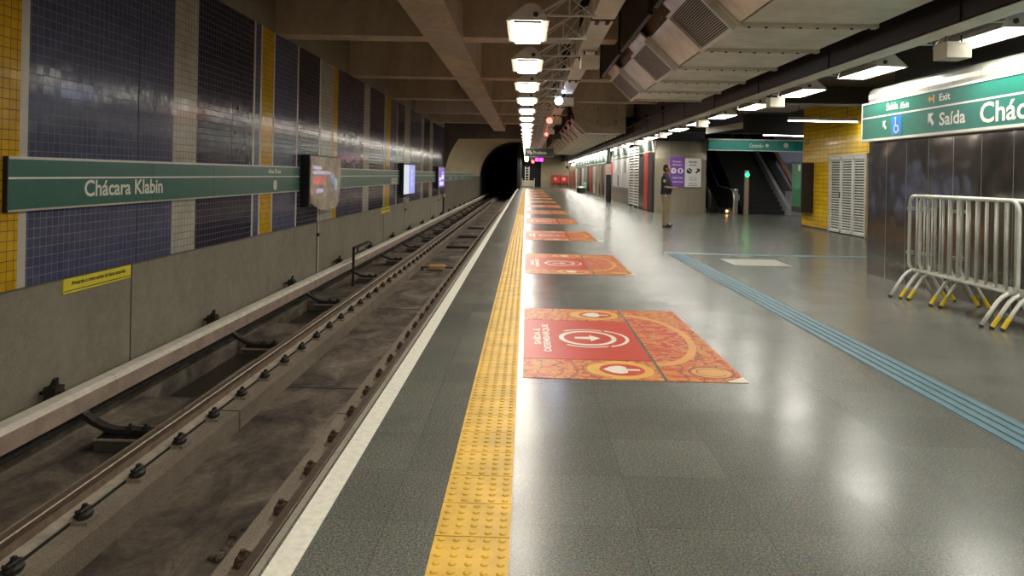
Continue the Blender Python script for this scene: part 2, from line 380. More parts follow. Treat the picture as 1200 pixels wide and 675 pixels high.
ORD = ['first', 'second', 'third', 'fourth', 'fifth', 'sixth', 'seventh', 'eighth', 'ninth', 'tenth', 'eleventh', 'twelfth', 'thirteenth', 'fourteenth',
       'fifteenth', 'sixteenth', 'seventeenth', 'eighteenth', 'nineteenth', 'twentieth', 'twenty-first', 'twenty-second', 'twenty-third', 'twenty-fourth',
       'twenty-fifth', 'twenty-sixth', 'twenty-seventh', 'twenty-eighth', 'twenty-ninth', 'thirtieth', 'thirty-first', 'thirty-second']

# ================================================================== SETTING
YB, YE, YP, YV = -14.0, 90.0, 41.2, 73.0          # back, far end wall, portal, end of lit vault
# floor slab with its dark edge
b = MB(); b.box(-.90, 16, YB, YE+1, -1.4, 0); struct(b.build('floor', 'granite'))
b = MB(); b.box(-.885, -.785, YB, YE, 0, .004, 0); b.box(-.93, -.90, YB, YE, -.16, -.002, 1)
struct(b.build('trim_1', ['edge', 'concwall']))
# track bed: base, plinth under far rail, plinth under near rail
b = MB(); b.box(-5.2, -4.46, YB, 110, -1.5, -1.28, 0); b.box(-3.80, -.90, YB, 110, -1.5, -1.28, 0)
for q0, q1 in ((YB, 1.2), (3.3, 8.6), (11.5, 12.9), (15.2, 110)): b.box(-4.46, -3.80, q0, q1, -1.5, -1.28, 0)
b.box(-5.2, -.9, YB, 110, -1.56, -1.5, 0)
struct(b.build('floor_trackbed', 'bed'))
b = MB(); y = YB
while y < 108:
    b.box(-3.50, -2.90, y, y+5.36, -1.28, -1.085); y += 5.40
y = YB
while y < 108:
    b.box(-1.88, -1.0, y, y+5.36, -1.28, -1.085); y += 5.40
struct(b.build('floor_plinth', 'plinth'))
b = MB(); b.box(-4.75, -4.46, YB, 108, -1.28, -1.19, 0)        # ledge along the wall
struct(b.build('floor_ledge', 'bed'))
# --- left wall
b = MB(); b.box(-4.95, -4.63, YB, YP, -1.4, .30, 0); b.box(-4.95, -4.61, YB, YP, .26, 5.2, 0)
for yj in (.9, 8.66, 16.40, 24.1, 28.33, 36.0): b.box(-4.632, -4.626, yj-.008, yj+.008, -1.3, .26, 1)
struct(b.build('wall_left', ['concwall', 'joint_and_shade']))
ST = [(YB, 'b'), (-2, 'd'), (.5, 'w'), (.9, 'b'), (3.2, 'd'), (5.0, 'b'), (5.7, 'y'), (6.62, 'w'), (6.73, 'b'), (9.52, 'w'), (10.21, 'd'), (12.31, 'w'), (12.39, 'b'), (12.63, 'w'), (12.70, 'y'),
      (13.28, 'w'), (13.34, 'b'), (14.66, 'w'), (14.75, 'd'), (16.25, 'w'), (16.36, 'w'), (17.47, 'y'), (17.84, 'p'), (20.72, 'w'), (21.51, 'd'),
      (23.69, 'w'), (23.98, 'y'), (24.80, 'b'), (25.96, 'w'), (26.19, 'd'), (27.64, 'w'), (28.99, 'b'), (32.1, 'w'), (32.9, 'd'), (34.91, 'w'), (36.05, 'd'), (38.3, 'b'), (YP, '')]
TM = ['t_blue', 't_dark', 't_purple', 't_yel', 't_white', 'joint_and_shade', flat('pale stone strip', (.52, .50, .44), .4, var=.08)]; TI = dict(b=0, d=1, p=2, y=3, w=4)
b = MB()
for (y0, k), (y1, _) in zip(ST, ST[1:]): b.box(-4.61, -4.585, y0, y1, .28, 3.88, 6 if (k == 'w' and y1-y0 < .2) else TI[k])
for yj in (.9, 8.66, 11.45, 24.1): b.box(-4.59, -4.5835, yj-.008, yj+.008, .28, 3.88, 5)
struct(b.build('wall_left_tiles', TM))
# --- vault beyond the portal and the dark tunnel
def vault(y0, y1, R, cx, cz, mi, b, xr):
    pts = [(cx-R, -1.4)]+[(cx+R*math.cos(math.radians(a)), cz+R*math.sin(math.radians(a))) for a in range(180, 85, -5)]+[(xr, cz+R)]
    out = pts+[(xr, 5.2), (-5.2, 5.2), (-5.2, -1.4)]
    n = len(pts)
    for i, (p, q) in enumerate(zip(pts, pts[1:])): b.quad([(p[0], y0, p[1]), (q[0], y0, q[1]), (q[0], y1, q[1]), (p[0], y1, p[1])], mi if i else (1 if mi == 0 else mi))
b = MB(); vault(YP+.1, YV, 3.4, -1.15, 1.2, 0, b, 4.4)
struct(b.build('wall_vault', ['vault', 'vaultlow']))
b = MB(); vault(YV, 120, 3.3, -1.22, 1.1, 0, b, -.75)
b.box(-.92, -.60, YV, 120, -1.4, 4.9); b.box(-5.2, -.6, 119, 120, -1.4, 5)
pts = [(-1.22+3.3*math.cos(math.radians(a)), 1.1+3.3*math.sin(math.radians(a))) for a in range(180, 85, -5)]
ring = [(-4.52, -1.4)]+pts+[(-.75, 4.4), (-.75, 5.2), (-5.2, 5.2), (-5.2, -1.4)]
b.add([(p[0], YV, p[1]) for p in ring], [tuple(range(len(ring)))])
struct(b.build('wall_tunnel', ['unlit_dark', 'unlit_dark']))
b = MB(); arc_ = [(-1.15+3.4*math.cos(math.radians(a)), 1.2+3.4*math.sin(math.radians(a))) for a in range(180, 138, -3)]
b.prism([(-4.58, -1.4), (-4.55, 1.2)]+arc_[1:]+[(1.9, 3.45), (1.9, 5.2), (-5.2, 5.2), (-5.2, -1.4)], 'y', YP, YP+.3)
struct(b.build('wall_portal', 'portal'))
# --- ceiling slab, transverse beams, longitudinal beam
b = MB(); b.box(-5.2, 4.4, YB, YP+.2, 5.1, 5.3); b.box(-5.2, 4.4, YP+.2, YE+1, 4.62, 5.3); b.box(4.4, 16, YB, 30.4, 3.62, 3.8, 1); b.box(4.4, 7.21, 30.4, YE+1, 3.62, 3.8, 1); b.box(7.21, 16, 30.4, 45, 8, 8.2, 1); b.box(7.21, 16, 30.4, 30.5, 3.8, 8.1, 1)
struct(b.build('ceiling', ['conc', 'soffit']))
b = MB()
for k in range(-2, 5):
    y = 13.4+5.6*k
    b.box(-4.62, 4.35, y, y+.55, 3.87, 5.15)
struct(b.build('beam_transverse', 'conc'))
b = MB(); b.box(-1.85, -1.20, YB, YP+.05, 3.80, 5.15); struct(b.build('beam_longitudinal', 'conc'))
# --- steel channel carrying the left luminaires
b = MB(); b.box(.70, .95, YB, YE, 3.16, 3.18, 0); b.box(.70, .715, YB, YE, 3.18, 3.42, 0); b.box(.935, .95, YB, YE, 3.18, 3.42, 0); b.box(.70, .95, YB, YE, 3.42, 3.44, 0)
for k in range(-4, 28):
    y = 8.35+2.66*k; b.box(.69, .96, y-.012, y+.012, 3.145, 3.19, 1)
    for dx in (-.06, .06): b.box(.825+dx-.02, .825+dx+.02, y+.02, y+.18, 3.135, 3.16, 1)
struct(b.build('beam_lamp_channel', ['greysteel', 'iron']))
b = MB()
for k in range(-1, 8):
    y = 10.9+5.6*k
    if y < YP: b.box(.74, .91, y, y+.1, 3.44, 5.12)
struct(b.build('beam_hangers', 'blackbeam'))
# --- dark steel beam carrying the right luminaires
b = MB(); b.box(4.13, 4.16, YB, YE, 2.95, 3.40, 0); b.box(4.13, 4.38, YB, YE, 2.94, 2.965, 1); b.box(4.05, 4.40, YB, YE, 3.40, 3.43, 0); b.box(4.30, 4.40, YB, YE, 3.43, 5.15, 0)
for k in range(-2, 26):
    y = 7.2+3.1*k; b.box(4.06, 4.15, y-.03, y+.03, 3.36, 3.58, 0); b.box(4.115, 4.135, y-.012, y+.012, 2.95, 3.4, 0)
struct(b.build('beam_right', ['blackbeam', 'greysteel']))
# --- right: stainless room with coved top
def wsteel_profile(): return [(5.25, 0), (5.25, 2.50), (5.24, 2.58), (5.225, 2.66), (5.225, 2.72), (5.245, 2.78), (5.30, 2.82), (5.42, 2.845), (5.64, 2.855)]
pr = wsteel_profile(); b = MB(); y = 11.5; pw = .565
while y > YB:
    y0 = max(y-pw+.006, YB)
    for i, (p, q) in enumerate(zip(pr, pr[1:])):
        bulge = .010*math.sin(PI*i/len(pr))
        b.quad([(p[0], y, p[1]), (q[0], y, q[1]), (q[0], y0, q[1]), (p[0], y0, p[1])], 0 if i == 0 else 1)
    b.box(5.2495, 5.262, y0-.006, y0, 0, 2.5, 4); y -= pw
b.box(5.26, 5.60, YB, 11.49, 0, 2.48, 2); b.box(5.25, 5.6, 11.49, 11.5, 0, 2.6, 0)
b.box(5.62, 5.72, YB, 11.5, 0, 3.64, 3)
struct(b.build('wall_right_steel', ['wsteel', 'topsteel', 'dkgrey', 'soffit', 'alu']))
# --- yellow wall
b = MB(); b.box(8.45, 8.75, 9, 22.9, .06, 3.64, 0); b.box(8.44, 8.76, 9, 22.92, 0, .06, 1); b.box(5.7, 8.5, 9, 9.2, 0, 3.64, 2)
b.quad([(8.755, 9, 0), (16, 9, 0), (16, 9, 3.7), (8.755, 9, 3.7)], 2)
struct(b.build('wall_right_yellow', ['t_ywall', 'dkgrey', 'soffit']))
# --- steel wall with the posters, facing the camera, and the side wall beyond it
b = MB(); y = 30.0
for x0, x1 in ((5.15, 5.84), (5.84, 6.52), (6.52, 7.22)):
    n = 12
    for i in range(n):
        za, zb = 2.9*i/n, 2.9*(i+1)/n
        f = lambda z: y+.02*math.sin(z*2.2)+(.0 if z < 2.25 else (z-2.25)*.35)
        b.quad([(x0+.004, f(za), za), (x1-.004, f(za), za), (x1-.004, f(zb), zb), (x0+.004, f(zb), zb)], 0)
b.box(5.16, 7.21, 30.32, 30.45, 0, 3.64, 1); b.box(7.19, 7.22, 30.0, 33, 0, 3.0, 0); b.box(5.15, 5.17, 30.0, 30.4, 0, 2.9, 0)
struct(b.build('wall_right_posters', ['wsteel2', 'dkgrey']))
b = MB(); y = 30.3
prof = [(5.22, 0), (5.20, .6), (5.15, 1.3), (5.15, 2.0), (5.2, 2.5), (5.32, 2.85), (5.5, 3.1)]
while y < YE:
    y1 = min(y+1.1, YE)
    for p, q in zip(prof, prof[1:]): b.quad([(p[0], y+.006, p[1]), (q[0], y+.006, q[1]), (q[0], y1-.006, q[1]), (p[0], y1-.006, p[1])], 0)
    y = y1
b.box(5.52, 5.7, 30.3, YE, 0, 3.64, 1)
struct(b.build('wall_right_far', ['wsteel2', 'soffit']))
# --- far end wall of the platform
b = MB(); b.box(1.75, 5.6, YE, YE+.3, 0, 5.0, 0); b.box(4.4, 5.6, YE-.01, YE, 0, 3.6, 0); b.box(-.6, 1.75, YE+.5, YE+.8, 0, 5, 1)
struct(b.build('wall_end', ['vault', 'unlit_dark']))
b = MB(); b.box(-5.2, 16, YB-.3, YB, -1.5, 5.3); struct(b.build('wall_back', 'conc'))
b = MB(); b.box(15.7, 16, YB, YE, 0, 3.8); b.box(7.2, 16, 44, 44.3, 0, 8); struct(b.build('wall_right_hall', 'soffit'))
# --- dark soffit beams and pale panels of the right hall
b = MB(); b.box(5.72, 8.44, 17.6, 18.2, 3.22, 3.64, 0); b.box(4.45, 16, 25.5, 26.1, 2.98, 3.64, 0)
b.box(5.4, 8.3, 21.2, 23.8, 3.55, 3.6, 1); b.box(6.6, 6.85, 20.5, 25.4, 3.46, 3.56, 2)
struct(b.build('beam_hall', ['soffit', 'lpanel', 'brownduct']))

# ================================================================== RAILS
def rail(x, label, side):
    t = thing('running_rail', label, 'rail', (x, 0, -1.06))
    b = MB(); w_ = .036
    prof = [(-.075, -1.06), (.08, -1.06), (.08, -1.045), (.012, -1.03), (.012, -.945), (w_, -.935), (w_, -.905), (.028, -.898), (-.028, -.898), (-w_, -.905), (-w_, -.935), (-.012, -.945), (-.012, -1.03), (-.07, -1.045)]
    b.prism([(x+p[0], p[1]) for p in prof], 'y', YB, 108)
    b.box(x-.078, x+.083, YB, 108, -1.0849, -1.0601, 4)  # black strip painted in as the shadow gap under the rail foot
    n = len(prof)
    for i in range(n):
        b.m[2+i] = 1 if i in (6, 7, 8) else (2 if i in (1, 2, 12) else (3 if i in (3, 4) else 0))
    b.build('rail_profile', ['rust', 'railhead', 'raildust', flat('brown rail web', (.17, .125, .085), .8, var=.3, scale=9), 'joint_and_shade'], t)
    return t
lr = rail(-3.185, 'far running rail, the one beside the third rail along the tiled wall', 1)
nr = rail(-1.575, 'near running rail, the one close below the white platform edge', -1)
b = MB()
def clip(b, x, y, s):
    b.box(x-.15 if s > 0 else x-.13, x+.13 if s > 0 else x+.15, y-.075, y+.075, -1.085, -1.06, 1)
    b.tube([(x+s*.03, y-.05, -1.035), (x+s*.03, y+.045, -1.01), (x+s*.075, y+.06, -1.005), (x+s*.09, y, -.99), (x+s*.075, y-.06, -1.0), (x+s*.04, y-.06, -.995)], .011, 6)
    b.tube([(x+s*.07, y, -1.06), (x+s*.07, y, -.965)], .02, 6); b.ellip((x+s*.07, y, -1.035), (.055, .075, .035), 8, 5)
    b.box(x+s*.07-.03, x+s*.07+.03, y-.03, y+.03, -1.015, -.995)
clip(b, -3.115, 5.14, 1); c0 = b.build('rail_clip', ['iron', 'plinth'], lr)
for k in range(-6, 84):
    if k == 0: continue
    c = c0.copy(); COL.objects.link(c); c.parent = lr; c.location = (0, .72*k, 0)
b = MB(); clip(b, -1.645, 5.3, -1); c0 = b.build('rail_clip', ['rust', 'plinth'], nr)
for k in range(-6, 60):
    if k == 0: continue
    c = c0.copy(); COL.objects.link(c); c.parent = nr; c.location = (0, .72*k, 0)
# third rail
t = thing('third_rail', 'covered third rail with pale top and curved black brackets along the left wall', 'third rail', (-4.3, 0, -1.06))
b = MB(); y = YB
while y < 108:
    y1 = min(y+3.6, 108)
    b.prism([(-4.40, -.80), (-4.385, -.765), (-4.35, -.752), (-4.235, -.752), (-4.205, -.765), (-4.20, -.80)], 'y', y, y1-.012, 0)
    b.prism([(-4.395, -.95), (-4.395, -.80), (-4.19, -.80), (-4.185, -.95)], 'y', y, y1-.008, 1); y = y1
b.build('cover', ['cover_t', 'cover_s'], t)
b = MB(); b.box(-4.335, -4.265, YB, 108, -1.06, -.96); b.build('conductor_rail', 'iron', t)
b = MB(); pth = [(-4.23, 7.05, -.93), (-4.19, 7.05, -.985), (-4.10, 7.05, -1.05), (-3.98, 7.05, -1.105), (-3.86, 7.05, -1.13), (-3.52, 7.05, -1.13)]
for p, q in zip(pth, pth[1:]): b.bar(p, q, .10, .045)
for xx in (-3.75, -3.6): b.tube([(xx, 7.05, -1.13), (xx, 7.05, -1.06)], .014, 6); b.box(xx-.028, xx+.028, 7.02, 7.08, -1.112, -1.085)
br0 = b.build('bracket', 'iron', t)
b = MB(); b.box(-4.0, -3.52, 6.86, 7.24, -1.28, -1.146); bl0 = b.build('support_block', 'blockc', t, .01)
b = MB(); b.box(-4.01, -3.51, 6.85, 7.25, -1.165, -1.146); b.build('cap_slab', 'plinth', bl0)
b = MB(); b.box(-4.56, -4.44, 6.98, 7.12, -.85, -.72); b.tube([(-4.5, 7.0, -.72), (-4.46, 7.0, -.64)], .02, 6); b.tube([(-4.5, 7.09, -.72), (-4.5, 7.09, -.65)], .02, 6)
b.box(-4.62, -4.38, 7.02, 7.08, -.80, -.77); in0 = b.build('wall_clamp', 'iron', t)
for k in range(-3, 26):
    if k == 0: continue
    for s in (br0, bl0, in0):
        c = s.copy(); COL.objects.link(c); c.parent = t; c.location = (0, 3.62*k, 0)
        for h in s.children: d = h.copy(); COL.objects.link(d); d.parent = c
# cable frame and post beside the third rail
b = MB(); b.box(-4.04, -3.99, 17.3, 19.0, -.42, -.37); b.box(-4.04, -3.99, 17.3, 17.36, -1.28, -.37); b.box(-4.03, -4.0, 17.3, 18.4, -.56, -.53); b.box(-4.03, -4.0, 17.75, 17.79, -.56, -.40)
tag(b.build('cable_bracket', 'iron'), 'black angled cable bracket over the third rail near the wrapped screen', 'bracket')
t = thing('marker_post', 'thin dark post with a pale cap at the wall near the tunnel mouth', 'post', (-4.53, 40.75, -1.19))
b = MB(); b.tube([(-4.53, 40.75, -1.19), (-4.53, 40.75, .1)], .05, 8); b.build('pole', 'dkgrey', t)
b = MB(); b.ellip((-4.53, 40.75, .17), (.09, .09, .1)); b.build('cap', 'cream', t, smooth=True)
# balise between rails
t = thing('track_beacon', 'yellow flat beacon on a crossbar between the two rails', 'beacon', (-2.38, 20.4, -1.28))
b = MB(); b.box(-2.62, -2.18, 20.25, 20.55, -1.2, -1.13); b.build('beacon_body', 'mcream', t, .015)
b = MB(); b.box(-2.85, -1.9, 20.36, 20.42, -1.21, -1.18)
for x in (-2.82, -1.93): b.box(x-.03, x+.03, 20.35, 20.43, -1.28, -1.18)
b.build('crossbar', 'iron', t)
b = MB(); random.seed(3)
for i in range(26):
    b.ellip((-2.02+random.uniform(-.07, .07), 5.25+random.uniform(-.22, .22), -1.275+random.uniform(0, .02)), [random.uniform(.02, .05), random.uniform(.03, .06), random.uniform(.012, .035)], 7, 5)
tag(b.build('mortar_lump', 'bed'), 'rough lump of old mortar lying on the track floor between the rails', 'mortar lump')
b = MB()
for k in range(6): b.box(-2.88, -1.9, 9.1+5.4*k, 9.125+5.4*k, -1.2805, -1.277)
struct(b.build('floor_trackbed_joints', 'joint_and_shade'))
b = MB()
for y in (26.5, 31, 36): b.box(-2.8, -1.95, y, y+.12, -1.28, -1.2)
struct(b.build('floor_trackbed_sleepers', 'iron'))
# drain pit, floor coloured darker than the track bed
b = MB()
for q0, q1 in ((1.2, 3.3), (8.6, 11.5), (12.9, 15.2)): b.box(-4.46, -3.80, q0, q1, -1.5, -1.485)
struct(b.build('floor_drain', flat('dark pit floor', (.035, .03, .02), .35, var=.3)))

# ================================================================== FLOOR MARKINGS
# yellow tactile strip: .29 m tiles with 5 x 5 domes
b = MB(); X0, X1, TS = -.325, -.035, .29; y = 1.4
k = 0
while y < 78:
    b.box(X0, X1, y+.003, y+TS-.003, 0, .006)
    if y < 26:
        for i in range(5):
            for j in range(5):
                cx, cy = X0+TS*(i+.5)/5, y+TS*(j+.5)/5; seg = 8 if y < 9 else 5
                rr = ((.0155, .006), (.0125, .0098), (.007, .0112))
                k0 = len(b.v)
                for r, z in rr:
                    for q in range(seg): b.v.append(Vector((cx+r*math.cos(2*PI*q/seg), cy+r*math.sin(2*PI*q/seg), z)))
                for a in range(2):
                    for q in range(seg): b.f.append([k0+a*seg+q, k0+a*seg+(q+1) % seg, k0+(a+1)*seg+(q+1) % seg, k0+(a+1)*seg+q]); b.m.append(0)
                b.f.append([k0+2*seg+q for q in range(seg)]); b.m.append(0)
    else:
        for j in range(5): b.box(X0+.015, X1-.015, y+TS*(j+.32)/5, y+TS*(j+.68)/5, .006, .010)
    y += TS
tag(b.build('tactile_strip', 'yellow', fix=False), 'yellow studded tactile strip running along the platform edge', 'tactile paving')
# blue directional strip
b = MB()
for i in range(4):
    x = 2.64+i*.075
    b.box(x, x+.05, -6, 13.72+.0*i, 0, .006)
b.box(2.62, 2.95, -6, 13.72, 0, .0015, 1)
for i in range(4): b.box(2.62, 8.4, 13.72+i*.075, 13.76+i*.075, 0, .004 if i else .003, 2 if i < 3 else 2)
tag(b.build('tactile_guide', ['bluestrip', flat('guide base', (.05, .075, .08), .5), flat('faded guide', (.20, .30, .31), .4)]), 'blue ribbed guiding strip turning right across the grey floor', 'tactile paving')
# floor hatch
b = MB(); b.box(3.42, 4.35, 12.15, 13.05, 0, .004, 0); b.box(3.45, 4.32, 12.18, 13.02, .004, .006, 1)
tag(b.build('floor_hatch', ['alu', flat('hatch infill', (.34, .32, .27), .4, var=.4, scale=70)]), 'square speckled access hatch set in the floor beyond the blue strip', 'hatch')
# boarding mats: wing panel, centre panel and two side bands
MX, MY = 0.0, 5.12; W_, L_ = 1.56, 2.68
m0 = thing('floor_mat', '', 'floor mat', (MX, MY, 0))
MM = ['doodle', 'mred', 'mwhite', 'myel', 'mcream', 'joint_and_shade', 'crowd', 'mdark']
def slabm(x0, x1, y0, y1, mi): b = MB(); b.box(MX+x0, MX+x1, MY+y0, MY+y1, .0005, .0032, mi); return b
def shape(t, pts, mi, z): t.add([(MX+p[0], MY+p[1], z) for p in pts], [tuple(range(len(pts)))], mi)
FL = ((1, 0, 0), (0, 1, 0))
b = slabm(1.003, 1.556, .004, 2.676, 0)
shape(b, [(1.003, .42)]+[(1.0+.46*math.sin(math.radians(a)), 1.40-1.0*math.cos(math.radians(a))) for a in range(0, 181, 10)]+[(1.003, 2.36)], 4, .0037)
shape(b, [(1.003, .50)]+[(1.0+.40*math.sin(math.radians(a)), 1.40-.90*math.cos(math.radians(a))) for a in range(0, 181, 10)]+[(1.003, 2.26)], 6, .0040)
for q in band(1.36, .25, .15, .165, 0, 360, 20): shape(b, q, 7, .0040)
for q in band(1.36, .25, .10, .11, 20, 330, 20): shape(b, q, 7, .0042)
for q in band(1.36, .25, .0, .14, 0, 360, 20): shape(b, q, 4, .0041)
shape(b, [(1.40, .006), (1.554, .006), (1.554, .15), (1.49, .09)], 2, .0043)
b.build('wing_panel', MM, m0, fix=False)
for cy, y0, y1 in ((.27, .004, .538), (2.37, 2.072, 2.676)):
    cx = .70; b = slabm(.004, .980, y0, y1, 0)
    b.disc((MX+cx, MY+cy, .0038), .25, FL, 28, 3)
    for rr_ in (.20, .222): 
        for q in band(cx-.04, cy, rr_, rr_+.008, 100, 260, 10): shape(b, q, 7, .0042)
    b.disc((MX+cx+.02, MY+cy, .0042), .165, FL, 24, 1)
    for hx, hy in ((.0, .05), (.0, -.05)): b.disc((MX+cx+hx, MY+cy+hy, .0046), .058, FL, 16, 2)
    shape(b, [(cx-.12, cy), (cx-.05, cy-.095), (cx+.04, cy-.05), (cx+.03, cy), (cx+.04, cy+.05), (cx-.05, cy+.095)], 2, .0047)
    shape(b, [(cx+.02, cy-.025), (cx+.15, cy-.02), (cx+.15, cy+.02), (cx+.02, cy+.025)], 2, .0046)
    b.build('side_band', MM, m0, fix=False)
b = slabm(.004, .980, .55, 2.06, 1); cx, cy = .555, 1.30
def ov(q): return [(cx+(p[0]-cx), cy+(p[1]-cy)*1.15) for p in q]
for q in band(cx, cy, .205, .248, 0, 360, 36)+band(cx, cy, .285, .310, 60, 130, 10)+band(cx, cy, .285, .310, 230, 300, 10)+band(cx+.05, cy, .275, .305, -65, 65, 16): shape(b, ov(q), 2, .0042)
shape(b, [(cx+.11, cy), (cx+.02, cy+.12), (cx+.02, cy+.05), (cx-.11, cy+.035), (cx-.11, cy-.035), (cx+.02, cy-.05), (cx+.02, cy-.12)], 2, .0042)
v, f = textmesh('SAÍDA E', 'floor', (MX+.150, MY+1.02, .0035), .62, .07, .0008, .03); b.add(v, f, 2)
v, f = textmesh('DESEMBARQUE', 'floor', (MX+.240, MY+.78, .0035), 1.06, .07, .0008, .03); b.add(v, f, 2)
b.build('centre_panel', MM, m0, fix=False)
for k in range(13):
    lab = 'red and orange boarding mat on the floor, %s from the camera along the yellow strip' % ORD[k]
    if k == 0: m0['label'] = lab; m0['group'] = 'boarding mats along the yellow strip'
    else: dup(m0, (MX, MY+5.44*k, 0), lab, 'boarding mats along the yellow strip')

# ================================================================== LEFT LUMINAIRES
L0 = 7.90; LP = 2.66; LL = 1.27; LZ = 3.05
t0 = thing('ceiling_luminaire', '', 'ceiling light', (0, L0, LZ))
xc = -.02
def plate(x): return [(xc+p[0]*x, LZ+p[1]) for p in [(-.215, 0), (-.19, .03), (-.05, .155), (0, .178), (.06, .178), (.11, .155), (.15, .11), (.185, .05), (.20, 0)]]
b = MB(); b.prism(plate(1), 'y', L0+.03, L0+LL-.03); b.build('housing', 'lampsteel', t0)
for y, y2 in ((L0, L0-.012), (L0+LL-.012, L0+LL)):
    b = MB(); b.prism(plate(1.04), 'y', y, y+.012); b.tube([(xc+.085, y2-.002, LZ+.06), (xc+.085, y2+.014, LZ+.06)], .028, 12, 1)
    b.build('end_plate', ['lampsteel', 'dkgrey'], t0)
b = MB()
for s in (-1, 1): b.prism([(xc+s*.166, LZ-.006), (xc+s*.166, LZ-.001), (xc+s*.228, LZ-.001), (xc+s*.228, LZ-.006)], 'y', L0, L0+LL)
b.build('reflector', 'reflector', t0)
b = MB(); ya, yb = L0+.02, L0+LL-.02; pf = [(xc-.163, LZ-.003), (xc-.143, LZ-.032), (xc+.143, LZ-.032), (xc+.163, LZ-.003)]
for p, q in zip(pf, pf[1:]): b.quad([(p[0], ya, p[1]), (p[0], yb, p[1]), (q[0], yb, q[1]), (q[0], ya, q[1])])
b.build('diffuser', 'lamp_l', t0)
for y in (ya-.006, yb): b = MB(); b.prism(pf, 'y', y, y+.006); b.build('diffuser_cap', 'reflector', t0)
def truss(y, name, xa, xb, s):
    b = MB(); z = LZ_+.045
    X = lambda f: xa+(xb-xa)*f
    b.bar((X(0), y, z), (X(1), y, z), .02, .02); b.bar((X(-.15), y, z+.015), (X(1), y, z+.40), .022, .022)
    for f in (.45, .93): b.bar((X(f), y, z), (X(f), y, z+.015+.385*(f+.15)/1.15), .02, .02)
    b.bar((X(.45), y, z+.2), (X(.93), y, z), .012, .012); b.bar((X(.0), y, z), (X(.45), y, z+.2), .012, .012); b.bar((X(.45), y, z), (X(.93), y, z+.36), .012, .012)
    return b
LZ_ = LZ
for y in (L0-.02, L0+LL+.02): truss(y, '', xc+.2, .715, 1).build('truss_bracket', 'lampsteel', t0)
for k in range(-6, 32):
    y = L0+LP*k
    if y > YE-1: break
    if k < 0: lab = 'white trough luminaire over the yellow strip, %s behind the viewpoint' % ORD[-k-1]
    else: lab = 'white trough luminaire on lattice brackets over the yellow strip, %s from the camera' % ORD[k]
    if k == 0: t0['label'] = lab; t0['group'] = 'luminaires over the yellow strip'
    else: dup(t0, (0, y, LZ), lab, 'luminaires over the yellow strip')
# ================================================================== RIGHT LUMINAIRES
R0 = 10.05; RL = 1.25; RZ = 2.95; LZ_ = RZ; rx = 4.86
t0 = thing('ceiling_luminaire', '', 'ceiling light', (rx, R0, RZ))
def plate2(x): return [(rx-p[0]*x, RZ+p[1]) for p in [(-.215, 0), (-.19, .03), (-.05, .155), (0, .178), (.06, .178), (.11, .155), (.15, .11), (.185, .05), (.20, 0)]]
b = MB(); b.prism(plate2(1), 'y', R0+.03, R0+RL-.03); b.build('housing', 'lampsteel', t0)
for y, y2 in ((R0, R0-.012), (R0+RL-.012, R0+RL)):
    b = MB(); b.prism(plate2(1.04), 'y', y, y+.012); b.tube([(rx-.085, y2-.002, RZ+.06), (rx-.085, y2+.014, RZ+.06)], .028, 12, 1)
    b.build('end_plate', ['lampsteel', 'dkgrey'], t0)
b = MB()
for s in (-1, 1): b.prism([(rx+s*.19, RZ-.006), (rx+s*.19, RZ-.001), (rx+s*.222, RZ-.001), (rx+s*.222, RZ-.006)], 'y', R0, R0+RL)
b.build('reflector', 'reflector', t0)
b = MB(); b.box(rx-.188, rx+.188, R0+.02, R0+RL-.02, RZ-.005, RZ-.003); b.build('diffuser', 'lamp_r', t0)
for y in (R0-.02, R0+RL+.02): truss(y, '', rx-.2, 4.37, 1).build('truss_bracket', 'lampsteel', t0)
for k in range(-7, 31):
    y = R0+2.66*k
    if y > YE-1: break
    n_ = k+1
    lab = ('white luminaire hung from the dark beam, %s behind the viewpoint' % ORD[-n_-1]) if n_ < 0 else 'white luminaire on the right side of the dark beam, %s from the camera' % ORD[n_]
    if k == 0: t0['label'] = lab; t0['group'] = 'luminaires along the dark beam'
    else: dup(t0, (rx, y, RZ), lab, 'luminaires along the dark beam')
# linear tubes in the right hall
def linear(p, q, lab):
    p, q = Vector(p), Vector(q); c = (p+q)/2
    t = thing('tube_light', lab, 'ceiling light', c, 'bare tube lights of the escalator hall')
    b = MB(); b.bar(p, q, .16, .03); b.bar(p+Vector((0, 0, .04)), q+Vector((0, 0, .04)), .08, .06); b.build('batten', 'lampsteel', t)
    b = MB(); b.bar(p+Vector((0, 0, -.025)), q+Vector((0, 0, -.025)), .12, .02); b.build('tube', 'lamp_h', t)
    b = MB()
    for e in (p.lerp(q, .15), p.lerp(q, .85)): b.bar(e+Vector((0, 0, .06)), Vector((e.x, e.y, 3.63 if e.y < 30.4 else 8.05)), .015)
    b.build('hanger', 'dkgrey', t)
linear((6.6, 18.9, 2.93), (8.3, 18.9, 2.93), 'long bare tube light crossing in front of the upper yellow wall')
linear((8.6, 27.2, 3.05), (10.9, 27.2, 3.03), 'bare tube light above the right half of the far green overhead sign')
linear((7.6, 28.6, 3.22), (8.9, 28.6, 3.22), 'bare tube light above the left half of the far green overhead sign')
linear((7.2, 14.2, 3.4), (8.2, 14.2, 3.4), 'bare tube light hidden in the gap between the steel room and yellow wall')
linear((9.5, 24.4, 3.4), (11.5, 24.4, 3.4), 'bare tube light behind the corner of the yellow wall')
linear((11.2, 31.0, 3.3), (13.6, 31.0, 3.3), 'unseen tube light added to brighten the sunset mural')  # lamp added out of sight to light the mural

